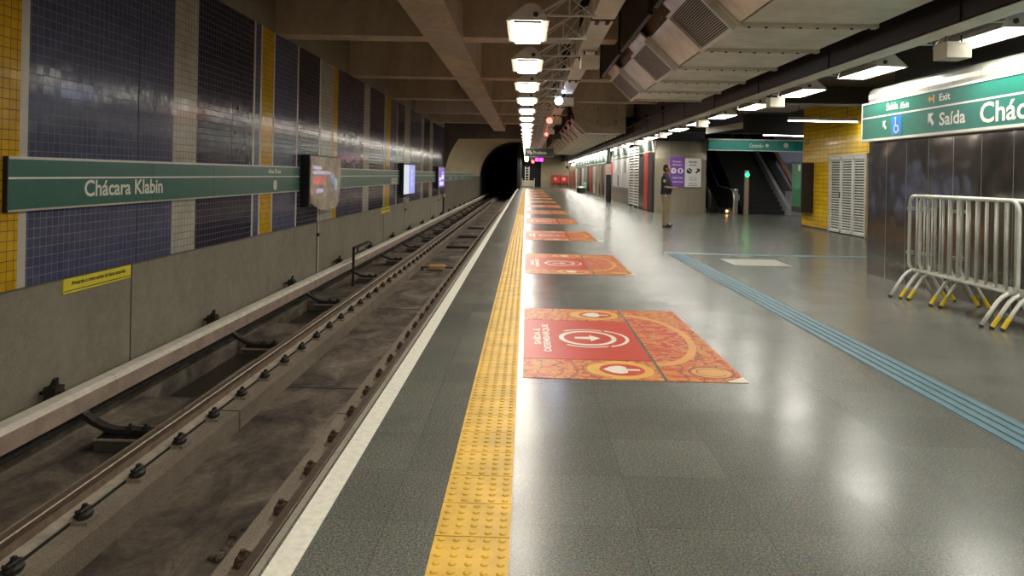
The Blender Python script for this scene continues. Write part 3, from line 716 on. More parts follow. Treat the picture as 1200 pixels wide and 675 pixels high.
# ================================================================== LEFT WALL: signs, screens, conduits
def wall_sign(y0, y1, lab, name='station_sign'):
    t = thing(name, lab, 'sign', (-4.58, (y0+y1)/2, 1.0))
    b = MB(); b.box(-4.585, -4.54, y0, y1, 1.0, 1.45, 0); b.build('sign_panel', 'green', t)
    b = MB(); b.box(-4.585, -4.535, y0, y1, 1.45, 1.475, 0); b.box(-4.585, -4.535, y0, y1, .98, 1.0, 0); b.box(-4.54, -4.537, y0, y1, 1.272, 1.29, 1); b.box(-4.585, -4.539, y0-.012, y0, .98, 1.475, 2)  # black end strip stands in for the shadow at the sign's edge
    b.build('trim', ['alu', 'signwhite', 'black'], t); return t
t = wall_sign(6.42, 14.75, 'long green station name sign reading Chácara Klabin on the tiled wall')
b = MB(); v, f = textmesh('Chácara Klabin', 'left', (-4.54, 7.54, 1.085), 1.64, .175); b.add(v, f); b.build('lettering', 'signwhite', t)
b = MB(); v, f = textmesh('Ana Rosa', 'left', (-4.54, 12.95, 1.335), .68, .085, shear=.25); b.add(v, f); b.build('small_lettering', 'signwhite', t)
b = MB(); b.disc((-4.5355, 13.33, 1.125), .095, ((0, 1, 0), (0, 0, 1)), 24, 0)
glyph(b, 'left', (-4.5355, 13.29, 1.09), [[(.7, 1), (.1, .9), (.55, .45)], [(.0, .1), (.12, .0), (.5, .62), (.36, .7)]], .075, .003, 1); b.build('emblem', ['signwhite', 'green'], t)
b = MB()
for yy in (8.95, 10.7, 12.2): b.box(-4.54, -4.5385, yy, yy+.006, 1.0, 1.45)
b.build('seam', 'black', t)
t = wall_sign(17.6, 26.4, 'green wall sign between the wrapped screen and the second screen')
b = MB(); b.box(-4.5385, -4.536, 24.9, 26.0, 1.02, 1.2); b.build('small_plate', 'cream', t)
b = MB(); v, f = textmesh('Vila Prudente', 'left', (-4.536, 25.0, 1.08), .9, .09, .002); b.add(v, f); b.build('small_lettering', 'green', t)
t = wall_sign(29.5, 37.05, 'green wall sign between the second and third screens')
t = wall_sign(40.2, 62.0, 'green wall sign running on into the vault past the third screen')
b = MB()
for p, w_ in ((44, .5), (47.5, .35), (52, .5)): b.box(-4.54, -4.536, p, p+w_, 1.05, 1.2)
b.build('white_marks', 'signwhite', t)
def screen(y0, y1, z0, z1, lab, kind):
    t = thing('display_screen', lab, 'screen', (-4.58, (y0+y1)/2, z0), 'display screens along the tiled wall')
    b = MB(); b.box(-4.584, -4.41, y0, y1, z0, z1); b.build('casing', 'black', t, .01)
    x = -4.4085
    b = MB()
    if kind == 1:
        b.box(-4.411, x, y0+.06, y1-.06, z0+.06, z1-.06, 0)
        W = y1-y0; H = z1-z0
        for (a, c, d, e, m) in ((.10, .36, .72, .79, 1), (.12, .62, .62, .69, 1), (.22, .42, .25, .34, 1), (.12, .5, .42, .58, 2), (.70, .80, .42, .62, 3), (.82, .90, .30, .55, 4), (.66, .78, .26, .34, 5), (.06, .12, .25, .33, 2)):
            b.box(x, x+.002, y0+W*a, y0+W*c, z0+H*d, z0+H*e, m)
        b.build('display', ['scr_dark', 'scr_white', 'scr_red', 'scr_lilac', 'scr_cyan', 'scr_purple'], t)
        # wrinkled protective film hung over the front, sagging at the bottom
        b = MB(); nu, nv = 26, 22; g = {}
        rnd = random.Random(5)
        for i in range(nu+1):
            for j in range(nv+1):
                a = i/nu; c = j/nv
                sag = -.10+.16*(abs(2*a-1)**3)
                yy = y0-.02+(y1-y0+.04)*a; pin = 1-.10*max(0, (.25-c)/.25)
                yy = (y0+y1)/2+(yy-(y0+y1)/2)*pin
                zz = z0+sag+(z1-.03-z0-sag)*c
                xx = -4.385+.05*math.sin(PI*a)*(1.15-c)+.012*math.sin(9*a+4*c)+.012*math.sin(17*a-7*c+1)+rnd.uniform(-.006, .006)
                b.v.append(Vector((xx, yy, zz)))
        for i in range(nu):
            for j in range(nv): k = i*(nv+1)+j; b.f.append([k, k+nv+1, k+nv+2, k+1]); b.m.append(0)
        b.build('plastic_wrap', 'plastic', t, smooth=True, fix=False)
    elif kind == 2:
        W = y1-y0
        b.box(-4.411, x, y0+.05, y0+W*.45, z0+.05, z1-.05, 0); b.box(-4.411, x, y0+W*.45, y1-.05, z0+.05, z1-.05, 1)
        for q in (.35, .55, .75): b.disc((x+.001, y0+W*.7, z0+(z1-z0)*q), .1, ((0, 1, 0), (0, 0, 1)), 14, 2)
        b.build('display', ['scr_pale', 'scr_lilac', 'scr_white'], t)
    else:
        W = y1-y0; H = z1-z0
        b.box(-4.411, x, y0+.05, y1-.05, z0+.05, z1-.05, 0)
        for (a, c, d, e) in ((.15, .4, .35, .5), (.5, .85, .4, .62), (.2, .8, .12, .3), (.55, .75, .68, .75)): b.box(x, x+.002, y0+W*a, y0+W*c, z0+H*d, z0+H*e, 1)
        b.build('display', ['scr_purple', 'scr_white'], t)
screen(15.0, 17.45, .66, 1.73, 'screen wrapped in wrinkled clear plastic on the tiled wall', 1)
screen(26.6, 29.3, .56, 1.74, 'lit pale blue and lilac screen farther along the tiled wall', 2)
screen(37.1, 39.9, .64, 1.74, 'purple lit screen nearest the tunnel mouth on the wall', 3)
for y, zt, lab in ((16.42, .64, 'thin pale conduit running down the wall below the plastic wrapped screen'), (28.33, .54, 'thin pale conduit running down the wall below the lilac screen'), (39.0, .6, 'thin pale conduit running down the wall below the purple screen')):
    t = thing('conduit', lab, 'conduit', (-4.61, y, -1.19), 'conduits below the screens')
    b = MB(); b.tube([(-4.605, y, -1.19), (-4.605, y, .25), (-4.57, y, .30), (-4.57, y, zt)], .018, 6); b.build('pipe', 'cream', t)
    b = MB(); b.box(-4.632, -4.575, y-.05, y+.05, -.05, .02); b.build('joint_box', 'iron', t)
def ysign(y0, y1, z0, z1, lab, txt):
    t = thing('warning_sign', lab, 'sign', (-4.63, (y0+y1)/2, z0), 'yellow warning signs on the concrete wall')
    b = MB(); b.box(-4.631, -4.615, y0, y1, z0, z1, 0); b.build('sign_plate', flat('warning yellow', (.80, .70, .05), .4, var=.05), t)
    b = MB(); v, f = textmesh(txt, 'left', (-4.615, y0+(y1-y0)*.10, z0+(z1-z0)*.42), (y1-y0)*.8, (z1-z0)*.40, .002); b.add(v, f)
    b.box(-4.615, -4.613, y0+.01, y1-.01, z0+.022, z0+.030); b.build('lettering', 'black', t)
ysign(7.35, 8.62, .105, .255, 'yellow sign with black lettering under the blue tiles near the camera', 'Aguarde o trem antes da faixa amarela')
ysign(23.7, 25.1, .06, .25, 'small distant yellow sign under the yellow tile stripe', 'Aguarde o trem antes da faixa amarela')

# ================================================================== SPEAKER BOXES, SIGNALS
def boxspeaker(x, y, z, lab, grp):
    t = thing('speaker_box', lab, 'speaker', (x, y, z), grp)
    b = MB(); b.box(x-.13, x+.13, y, y+.26, z, z+.17); b.build('cabinet', 'cream', t, .008)
    b = MB(); b.box(x-.1, x+.1, y+.08, y+.12, z+.166, z+.18); b.tube([(x-.08, y+.1, z+.17), (x-.08, y+.1, z+.25)], .012, 6); b.tube([(x+.08, y+.1, z+.17), (x+.08, y+.1, z+.25)], .012, 6)
    b.build('mount', 'iron', t)
    return t
g = 'speaker boxes under the lamp channel'
for y, lab in ((10.35, 'cream speaker box under the grey lamp channel, the nearest one'), (16.0, 'cream speaker box under the lamp channel beside the bluish white spotlight'), (21.6, 'speaker box under the lamp channel beside the red signal'), (27.2, 'speaker box beyond the red signal, under the lamp channel')):
    boxspeaker(.86, y, 2.92, lab, g)
g = 'speaker boxes under the dark beam'
for k in range(6): boxspeaker(4.44, 7.75+5.55*k, 2.70, 'cream speaker box under the dark beam, %s from the camera' % ORD[k], g)
def signal(name, x, y, z, r, mat, lab, cat):
    t = thing(name, lab, cat, (x, y, z))
    b = MB(); b.tube([(x, y+.14, z), (x, y, z)], [r*.7, r*1.1], 14); b.build('lamp_body', 'greysteel', t)
    b = MB(); b.tube([(x, y+.004, z), (x, y-.012, z)], [r, r*.85], 14); b.build('lens', mat, t)
    b = MB(); b.bar((x, y+.1, z), (x, y+.1, 3.12), .03); b.bar((x-.015, y+.1, 3.12), (.80, y+.1, 3.12), .03); b.bar((.78, y+.1, 3.11), (.78, y+.1, 3.165), .03); b.build('bracket', 'iron', t)
signal('spotlight', .66, 15.9, 3.0, .085, 'e_blue', 'bright bluish white spotlight under the grey lamp channel', 'spotlight')
signal('signal_lamp', .63, 21.4, 2.98, .09, 'e_red', 'glowing red signal lamp under the lamp channel, the larger one', 'signal')
signal('signal_lamp', .74, 28.9, 3.0, .07, 'e_red', 'small red signal lamp farther along under the lamp channel', 'signal')
t = thing('signal_lamp', 'tiny red lamp low beside the magenta display near the tunnel', 'signal', (.33, 40.07, 2.0))
b = MB(); b.ellip((.33, 40.07, 2.12), (.08, .06, .08)); b.build('lens', 'e_red', t, smooth=True)
b = MB(); b.bar((.33, 40.07, 2.15), (.33, 40.07, 2.39), .03); b.build('bracket', 'iron', t)
# hanging platform sign at 40 m
t = thing('hanging_sign', 'dark hanging sign with white lettering over the far platform edge', 'sign', (.67, 40, 2.4))
b = MB(); b.box(-.1, 1.42, 40, 40.14, 2.4, 2.84); b.build('sign_panel', flat('dark slate sign', (.045, .055, .05), .4), t)
b = MB(); b.box(-.12, 1.44, 39.99, 40.15, 2.385, 2.4); b.box(-.12, 1.44, 39.99, 40.15, 2.84, 2.855); b.box(-.12, -.1, 39.99, 40.15, 2.385, 2.855); b.box(1.42, 1.44, 39.99, 40.15, 2.385, 2.855); b.build('frame', 'alu', t)
b = MB(); v, f = textmesh('Vila Prudente', 'cam', (.0, 40, 2.52), 1.05, .2); b.add(v, f); b.build('lettering', 'signwhite', t)
b = MB(); b.tube([(.2, 40.07, 2.85), (.2, 40.07, 3.5)], .02, 6); b.tube([(1.1, 40.07, 2.85), (1.1, 40.07, 3.5)], .02, 6); b.build('hanger', 'iron', t)
t = thing('train_display', 'small magenta lit display hanging beneath the dark platform sign', 'display', (.67, 40.6, 2.15))
b = MB(); b.box(.42, .92, 40.02, 40.12, 2.12, 2.386); b.build('casing', 'black', t)
b = MB(); b.box(.46, .63, 40.012, 40.02, 2.15, 2.33); b.box(.68, .88, 40.012, 40.02, 2.15, 2.33); b.build('digits', 'e_mag', t)
# CCTV
t = thing('security_camera', 'pale security camera hanging at the far end of the dark beam', 'camera', (3.3, 60, 2.5))
b = MB(); b.box(3.1, 3.5, 60, 60.6, 2.2, 2.5); b.build('housing', 'cream', t, .03)
b = MB(); b.tube([(3.3, 60.3, 2.5), (3.3, 60.3, 3.1)], .04, 8); b.build('stem', 'iron', t)
b = MB(); b.ellip((3.3, 60.3, 2.1), (.13, .13, .13)); b.build('dome', 'black', t, smooth=True)

# ================================================================== DUCTS
def duct(y0, n, pl, lab, first_grille, far):
    t = thing('ventilation_duct', lab, 'duct', (3, y0, 3.15))
    A, Bp, Cp = (2.37, 3.15), (1.89, 3.61), (1.70, 4.35)
    b = MB()
    # carcass
    b.prism([(2.40, 3.17), (1.93, 3.62), (1.74, 4.32), (3.88, 4.32), (3.88, 3.17)], 'y', y0, y0+n*pl)
    b.build('carcass', 'brownduct', t)
    for i in range(n):
        ya, yb = y0+i*pl, y0+(i+1)*pl
        b = MB(); b.box(2.38, 3.86, ya+.05, yb-.05, 3.150, 3.168, 0); b.build('bottom_panel', 'galv', t)
        b = MB(); b.box(2.36, 3.88, yb-.055, yb+.055, 3.11, 3.165, 0)
        b.prism([(2.36, 3.11), (1.86, 3.60), (1.90, 3.64), (2.42, 3.17)], 'y', yb-.05, yb+.05, 0)
        for j in range(8): b.tube([(2.46+j*.19, yb, 3.112), (2.46+j*.19, yb, 3.098)], .018, 6, 1)
        b.build('flange', ['cream', 'iron'], t)
        d = Vector((-.48, 0, .46)); L = d.length; d.normalize(); nrm = Vector((-d.z, 0, d.x)); nrm = -nrm if nrm.z > 0 else nrm
        P = lambda u_, yy, h_: Vector((2.37, yy, 3.15))+d*u_+nrm*h_
        def slab(b, u0, u1, yy0, yy1, h0, h1, mi=0):
            vs = [P(u_, y_, h_) for u_ in (u0, u1) for y_ in (yy0, yy1) for h_ in (h0, h1)]
            b.add(vs, [(0, 1, 3, 2), (4, 6, 7, 5), (0, 4, 5, 1), (2, 3, 7, 6), (0, 2, 6, 4), (1, 5, 7, 3)], mi)
        if (i+first_grille) % 2 == 0:
            b = MB(); h0, h1 = 0, .10; ga, gb = ya+.06, yb-.10
            slab(b, .0, .05, ga, gb, h0, h1); slab(b, L-.04, L+.01, ga, gb, h0, h1); slab(b, .05, L-.04, ga, ga+.05, h0, h1); slab(b, .05, L-.04, gb-.05, gb, h0, h1)
            fr = b.build('grille_frame', 'lampsteel', t)
            b = MB(); slab(b, .05, L-.04, ga+.05, gb-.05, .045, .055, 1)
            m_ = 14 if far else 20
            for q in range(m_):
                u_ = .07+(L-.13)*q/(m_-1); slab(b, u_-.003, u_+.003, ga+.05, gb-.05, .085, .097, 0)
            b.build('grille', ['lampsteel', 'black'], fr)
            b = MB(); slab(b, L+.01, L+.16, ga+.1, gb-.1, 0, .03); b.build('lip', 'silver', t)
        else:
            b = MB(); slab(b, .02, L-.02, ya+.06, yb-.06, .0, .02); b.build('side_panel', 'silver', t)
    b = MB(); b.prism([(2.36, 3.12), (1.88, 3.60), (1.68, 4.36), (3.9, 4.36), (3.9, 3.12)], 'y', y0-.03, y0)
    e = b.build('end_panel', flat('beige duct end', (.58, .53, .41), .5, var=.15), t)
    b = MB(); xa, xb, za, zb = 2.75, 3.55, 3.42, 4.2
    b.box(xa, xb, y0-.045, y0-.03, za, zb)
    for x in (xa+.03, xb-.03):
        for z in (za+.15, zb-.15): b.box(x-.03, x+.03, y0-.055, y0-.045, z-.05, z+.05, 1)
    b.build('access_door', [flat('beige duct door', (.52, .47, .36), .5), 'brownduct'], e)
    b = MB()
    for i in range(0, n+1, 2):
        yy = y0+i*pl
        b.box(1.62, 1.70, yy-.05, yy+.05, 3.65, 5.1); b.box(1.60, 1.66, yy, yy+pl*1.8 if i < n else yy, 3.6, 4.5)
    b.build('hanger', 'blackbeam', t)
    return t
duct(6.70-1.67*4, 10, 1.67, 'near ventilation duct with pale bottom panels and slanted grilles above the platform', 1, False)
duct(29.6, 20, 1.55, 'far ventilation duct with a beige end panel facing the camera', 0, True)

# ================================================================== RIGHT WALL SIGN
t = thing('exit_sign', 'long green exit sign with arrows and wheelchair symbol on the steel wall', 'sign', (5.2, 8, 2.02))
SX = 5.13
b = MB(); b.box(SX, 5.249, 4.6, 11.48, 2.04, 2.56); b.build('sign_panel', 'greenr', t)
b = MB(); b.box(SX-.008, 5.249, 4.6, 11.48, 2.56, 2.585); b.box(SX-.008, 5.249, 4.6, 11.48, 2.005, 2.04); b.box(SX-.003, SX, 4.6, 11.48, 2.345, 2.367); b.box(SX-.008, 5.249, 11.48, 11.497, 2.005, 2.585); b.build('frame', 'signwhite', t)
b = MB()
for body, y, z, w_, h_ in (('Saída', 10.72, 2.42, .33, .105), ('/Exit', 10.33, 2.415, .24, .085), ('Exit', 9.36, 2.425, .24, .09), ('Saída', 9.35, 2.115, .55, .165), ('Chácara Klabin', 8.52, 2.085, 2.35, .235)):
    v, f = textmesh(body, 'right', (SX, y, z), w_, h_); b.add(v, f)
glyph(b, 'right', (SX, 10.82, 2.15), ARROW_UL, .13); glyph(b, 'right', (SX, 9.61, 2.12), ARROW_UL, .17)
b.build('lettering', 'signwhite', t)
b = MB(); glyph(b, 'right', (SX, 9.62, 2.42), [[(0, .5), (.5, 1), (.5, .65), (1.0, .65), (1.0, .35), (.5, .35), (.5, 0)], [(1.1, .0), (1.5, .0), (1.5, 1), (1.1, 1)]], .1)
b.build('exit_pictogram', 'mcream', t)
b = MB(); b.box(SX-.005, SX, 10.28, 10.57, 2.065, 2.325); b.build('access_panel', 'signblue', t)
b = MB(); o_ = (SX-.005, 10.57, 2.065)
gl = band(.15, .085, .048, .066, 130, 400, 16)+[[(.115, .205), (.135, .205), (.14, .12), (.118, .12)], [(.12, .135), (.185, .135), (.185, .115), (.12, .115)], [(.172, .13), (.19, .13), (.215, .055), (.197, .05)], [(.197, .06), (.235, .07), (.237, .055), (.2, .042)], arc(.125, .228, .019, 0, 345, 12)]
glyph(b, 'right', o_, gl, 1.0); b.build('wheelchair_symbol', 'signwhite', t)

# ================================================================== BARRIERS
def rrect(x, y0, y1, z0, z1, r, n=5):
    p = []
    for cy, cz, a in ((y1-r, z1-r, 0), (y0+r, z1-r, 90), (y0+r, z0+r, 180), (y1-r, z0+r, 270)):
        p += [(x, cy+r*math.cos(math.radians(a+90*i/n)), cz+r*math.sin(math.radians(a+90*i/n))) for i in range(n+1)]
    return p
def barrier(x, y0, y1, yellow, lab, tilt=0):
    t = thing('crowd_barrier', lab, 'barrier', (x, (y0+y1)/2, 0), 'crowd barriers parked by the steel wall')
    b = MB(); b.tube(rrect(x, y0, y1, .34, 1.24, .11), .02, 8, closed=True); b.build('frame', 'zinc', t, smooth=True)
    n = 12
    b = MB()
    for i in range(1, n): yy = y0+(y1-y0)*i/n; b.tube([(x, yy, .34), (x, yy, 1.24)], .0095, 6)
    b.build('bars', 'zinc', t, smooth=True)
    for yy in (y0+.12, y1-.10):
        for s in (-1, 1):
            path = [(x, yy, .34), (x+s*.02, yy, .325), (x+s*.06, yy, .305), (x+s*.11, yy, .26), (x+s*.15, yy, .20), (x+s*.27, yy, .012)]
            b = MB(); b.tube(path, .0215, 8); lg = b.build('leg', 'zinc', t, smooth=True)
            p, q = Vector(path[-2]), Vector(path[-1])
            if yellow:
                b = MB(); b.tube([p.lerp(q, .42), p.lerp(q, .99)], .0228, 8); b.build('yellow_tip', 'yfoot', lg)
            b = MB(); b.tube([p.lerp(q, .97), p.lerp(q, 1.05)], .024, 8); b.build('foot_cap', 'rubber', lg)
    b = MB(); b.box(x-.02, x+.06, y1-.005, y1+.03, 1.06, 1.10); b.box(x-.02, x+.06, y1-.005, y1+.03, .52, .56); b.build('hook', 'inox', t)
barrier(4.75, 7.24, 9.28, False, 'zinc crowd barrier with bare grey feet, frontmost of the row by the steel wall')
barrier(4.805, 7.16, 9.14, True, 'crowd barrier with yellow tipped feet directly behind the bare footed one')
barrier(4.855, 7.08, 9.05, True, 'yellow tipped crowd barrier in the middle of the nested row')
barrier(4.905, 6.72, 8.66, True, 'crowd barrier fourth from the front of the nested row, shifted along')
barrier(4.955, 6.62, 8.54, True, 'crowd barrier at the back of the nested row, closest to the steel wall')

# ================================================================== YELLOW WALL FITTINGS
t = thing('louvered_door', 'white louvered triple door set in the yellow brick wall', 'door', (8.44, 19.6, 0))
b = MB(); YD = [18.55, 19.28, 20.0, 20.72]
b.box(8.385, 8.45, 18.48, 18.55, .0, 2.08); b.box(8.385, 8.45, 20.72, 20.79, .0, 2.08); b.box(8.385, 8.45, 18.48, 20.79, 2.04, 2.11); b.build('frame', 'alu', t)
for i in range(3):
    y0, y1 = YD[i]+.01, YD[i+1]-.01
    b = MB(); b.box(8.39, 8.43, y0, y0+.05, .03, 2.04); b.box(8.39, 8.43, y1-.05, y1, .03, 2.04); b.box(8.39, 8.43, y0, y1, .03, .09); b.box(8.39, 8.43, y0, y1, 1.98, 2.04); b.box(8.435, 8.445, y0, y1, .03, 2.04, 1)
    z = .10
    while z < 1.97:
        b.quad([(8.395, y0+.05, z), (8.395, y1-.05, z), (8.43, y1-.05, z+.026), (8.43, y0+.05, z+.026)], 0)
        b.quad([(8.395, y0+.05, z), (8.395, y1-.05, z), (8.395, y1-.05, z-.008), (8.395, y0+.05, z-.008)], 0); z += .068
    b.build('louver_leaf', ['louver', 'dkgrey'], t)
b = MB(); b.box(8.37, 8.39, 20.02, 20.05, .95, 1.12); b.build('handle', 'iron', t)
t = thing('wall_cabinet', 'tall dark cabinet with a green front at the corner of the yellow wall', 'cabinet', (8.3, 22.4, .45))
b = MB(); b.box(8.1, 8.449, 22.0, 22.82, .45, 1.93); b.build('body', flat('dark brown cabinet', (.022, .014, .012), .5), t, .006)
b = MB(); b.box(8.088, 8.1, 22.03, 22.79, .62, 1.90, 0); b.box(8.086, 8.088, 22.1, 22.7, 1.15, 1.5, 1); b.build('door', [flat('cabinet green', (.01, .17, .07), .3), flat('cabinet pale green', (.06, .28, .16), .25)], t)
b = MB(); b.box(8.082, 8.088, 22.08, 22.26, 1.68, 1.86); b.build('notice', 'paper', t)
b = MB(); v, f = textmesh('21', 'right', (8.45, 22.72, 2.48), .3, .18); b.add(v, f)
tag(b.build('wall_number', 'black', fix=False), 'black number 21 painted on the yellow wall above the cabinet', 'number')

# ================================================================== FAR RIGHT: posters, sign, escalator, stairs
def poster(x0, x1, z0, z1, mat, lab, kids):
    t = thing('wall_poster', lab, 'poster', ((x0+x1)/2, 29.96, z0))
    b = MB(); b.box(x0, x1, 29.945, 29.965, z0, z1); b.build('sheet', mat, t)
    for nm, mt, fn in kids:
        b = MB(); fn(b); b.build(nm, mt, t)
def k1(b):
    for s, x, z, w_, h_ in (('Estação', 5.87, 2.02, .34, .07), ('Acesso', 5.85, 1.90, .40, .07), ('Linha Lilás', 5.86, 1.38, .42, .07), ('Linha Verde', 5.88, 1.22, .4, .06)):
        v, f = textmesh(s, 'cam', (x, 29.945, z), w_, h_); b.add(v, f)
def k1c(b):
    for cx in (5.90, 6.18): b.disc((cx, 29.943, 1.69), .115, ((1, 0, 0), (0, 0, 1)), 20)
def k1b(b): glyph(b, 'cam', (5.85, 29.943, 1.64), ARROW_UR, .1, .003); b.box(6.15, 6.21, 29.938, 29.942, 1.62, 1.76)
poster(5.74, 6.335, 1.05, 2.24, 'purple', 'purple poster with white lettering behind the standing person', [('lettering', 'paper', k1), ('round_badges', 'paper', k1c), ('icons', 'purple', k1b)])
def k2(b):
    for s, x, z, w_, h_ in (('Saída', 6.5, 2.02, .34, .08), ('Exit', 6.55, 1.9, .25, .07), ('Siga as', 6.53, 1.40, .3, .05), ('indicações', 6.51, 1.31, .34, .05), ('Follow the', 6.51, 1.18, .33, .05), ('directions', 6.49, 1.10, .38, .05)):
        v, f = textmesh(s, 'cam', (x, 29.945, z), w_, h_); b.add(v, f)
    glyph(b, 'cam', (6.74, 29.945, 1.58), ARROW_UR, .21, .002)
    b.disc((6.53, 29.943, 1.69), .115, ((1, 0, 0), (0, 0, 1)), 8)
def k2b(b): glyph(b, 'cam', (6.46, 29.942, 1.65), [[(0, .8), (.4, .55), (1, 0), (1.2, .2), (.6, .75), (.2, 1)]], .12, .002)
poster(6.36, 7.0, 1.05, 2.20, 'paper', 'white poster with black arrow symbols right of the purple poster', [('lettering', 'black', k2), ('icons', 'paper', k2b)])
t = thing('overhead_sign', 'bright green overhead sign spanning the escalator opening', 'sign', (9.1, 29.8, 2.55))
b = MB(); b.box(7.24, 11.2, 29.75, 29.9, 2.56, 2.96); b.build('sign_panel', flat('teal sign', (.015, .30, .24), .35), t)
b = MB(); b.box(7.22, 11.2, 29.73, 29.9, 2.96, 3.0); b.box(7.22, 11.2, 29.73, 29.9, 2.53, 2.56); b.build('trim', 'signwhite', t)
b = MB(); v, f = textmesh('Conexão', 'cam', (8.85, 29.75, 2.68), .55, .15); b.add(v, f); b.disc((9.55, 29.745, 2.76), .07, ((1, 0, 0), (0, 0, 1)), 8); b.disc((10.3, 29.745, 2.78), .1, ((1, 0, 0), (0, 0, 1)), 14); b.build('lettering', 'signwhite', t)
b = MB()
for x in (8.2, 10.3): b.tube([(x, 29.82, 3.0), (x, 29.82, 3.62)], .025, 6)
b.build('hanger', 'iron', t)
t = thing('hanging_sign', 'dark blue hanging sign with a pale lower edge before the green overhead sign', 'sign', (5.9, 22, 2.9))
b = MB(); b.prism([(5.35, 2.9), (6.35, 3.08), (6.35, 3.36), (5.35, 3.12)], 'y', 22, 22.15); b.build('sign_panel', 'navy', t)
b = MB(); b.prism([(5.3, 2.72), (6.35, 2.9), (6.35, 3.08), (5.3, 2.9)], 'y', 22, 22.15); b.build('pale_edge', 'lpanel', t)
b = MB(); b.tube([(5.6, 22.07, 3.1), (5.6, 22.07, 3.62)], .02, 6); b.tube([(6.2, 22.07, 3.2), (6.2, 22.07, 3.62)], .02, 6); b.build('hanger', 'iron', t)
# staircase
t = thing('staircase', 'dark stairs rising between the escalator and the grey balustrade', 'stairs', (9.4, 30.2, 0))
b = MB(); n = 24
for i in range(n): b.box(8.75, 10.45, 30.2+i*.29, 30.2+(i+1)*.29+.02, 0 if i < 1 else (i-1)*.167, (i+1)*.167)
b.build('steps', flat('dark stair stone', (.014, .014, .014), .7), t)
t = thing('stair_balustrade', 'grey sloping balustrade with brown handrail beside the dark stairs', 'balustrade', (10.6, 31, 0))
b = MB(); b.prism([(30.0, 0), (30.0, .35), (37.2, 4.4), (37.2, 3.6), (31, 0)], 'x', 10.45, 10.6); b.prism([(29.9, 0), (29.9, .95), (30.6, .95), (30.6, 0)], 'x', 10.6, 11.25); b.build('wall_panel', 'graystone', t)
b = MB(); b.bar((10.95, 30.2, 1.0), (10.95, 37, 4.95), .2, .1); b.bar((10.62, 30.1, 1.0), (11.3, 30.1, 1.0), .12, .07); b.build('handrail', 'redbrown', t)
b = MB(); b.prism([(30.4, 0), (30.4, .7), (37.2, 4.6), (37.2, 0)], 'x', 10.62, 10.95); b.build('infill', 'dkgrey', t)
b = MB(); b.box(11.0, 13.9, 33.0, 33.15, .75, 3.0, 0); tag(b.build('wall_mural', 'mural'), 'large pinkish sunset mural beside the stairs', 'mural')
b = MB(); b.box(11.0, 14, 33.16, 33.4, 0, 3.62, 0); b.box(11.25, 13.9, 32.2, 32.4, 0, .75, 1); struct(b.build('wall_right_mural', ['dkgrey', 'graystone']))
# escalator
t = thing('escalator', 'dark escalator with steel rounded newel rising behind the steel wall', 'escalator', (7.9, 30.2, 0))
b = MB()
for i in range(24): b.box(7.42, 8.18, 31.4+i*.3, 31.4+(i+1)*.3+.02, 0 if i < 1 else (i-1)*.17, max(.02, i*.17))
b.build('steps', flat('escalator step', (.022, .022, .022), .4, .4), t)
for x in (7.30, 8.24):
    prof = [(29.9, .15), (30.9, .15), (37.4, 3.9), (37.4, 4.75), (31.1, 1.08), (30.2, .98)]+[(30.05+.42*math.cos(math.radians(a)), .56+.42*math.sin(math.radians(a))) for a in range(100, 260, 20)]
    b = MB(); b.prism([(30.2, .1), (32, .1), (38.4, 3.8), (38.4, 4.65), (32.15, 1.02), (30.2, .92)]+[(30.1+.38*math.cos(math.radians(a)), .51+.4*math.sin(math.radians(a))) for a in range(110, 251, 20)], 'x', x, x+.06)
    b.build('balustrade', flat('dark glass panel', (.015, .015, .017), .2), t)
    b = MB(); pth = [(x+.03, 38.4, 4.72), (x+.03, 32.15, 1.09), (x+.03, 30.2, .99)]+[(x+.03, 30.1+.46*math.cos(math.radians(a)), .51+.47*math.sin(math.radians(a))) for a in range(110, 251, 20)]+[(x+.03, 30.3, .05)]
    b.tube(pth, .04, 8); b.build('handrail', 'inox' if x > 8 else 'rubber', t, smooth=True)
    b = MB(); b.prism([(30.2, 0), (32, 0), (38.4, 3.6), (38.4, 3.85), (32, .2), (30.2, .2)], 'x', x-.05, x+.11); b.build('skirt', 'inox', t)
b = MB(); b.box(8.26, 8.42, 29.66, 29.9, 0, 1.0); b.box(8.42, 8.5, 29.7, 29.9, .55, .8); b.build('newel_cabinet', 'inox', t, .02)
b = MB(); b.ellip((8.0, 29.72, .12), (.05, .04, .05)); b.build('warning_light', 'e_amber', t, smooth=True)
b = MB(); b.prism([(30.3, 0.0), (37.4, 3.7), (37.4, 4.1), (30.8, .3)], 'x', 7.22, 7.25); b.build('side_cladding', 'graystone', t)
t = thing('signal_bollard', 'slim bollard with a glowing green light beside the escalator', 'bollard', (8.72, 29.6, 0))
b = MB(); b.box(8.64, 8.79, 29.5, 29.66, 0, 1.75); b.build('pillar', 'brownduct', t, .01)
b = MB(); b.disc((8.715, 29.494, 1.58), .085, ((1, 0, 0), (0, 0, 1)), 16); b.build('green_light', 'e_green', t, fix=False)
b = MB(); b.box(8.65, 8.78, 29.49, 29.5, 1.69, 1.74); b.build('white_tag', 'paper', t)

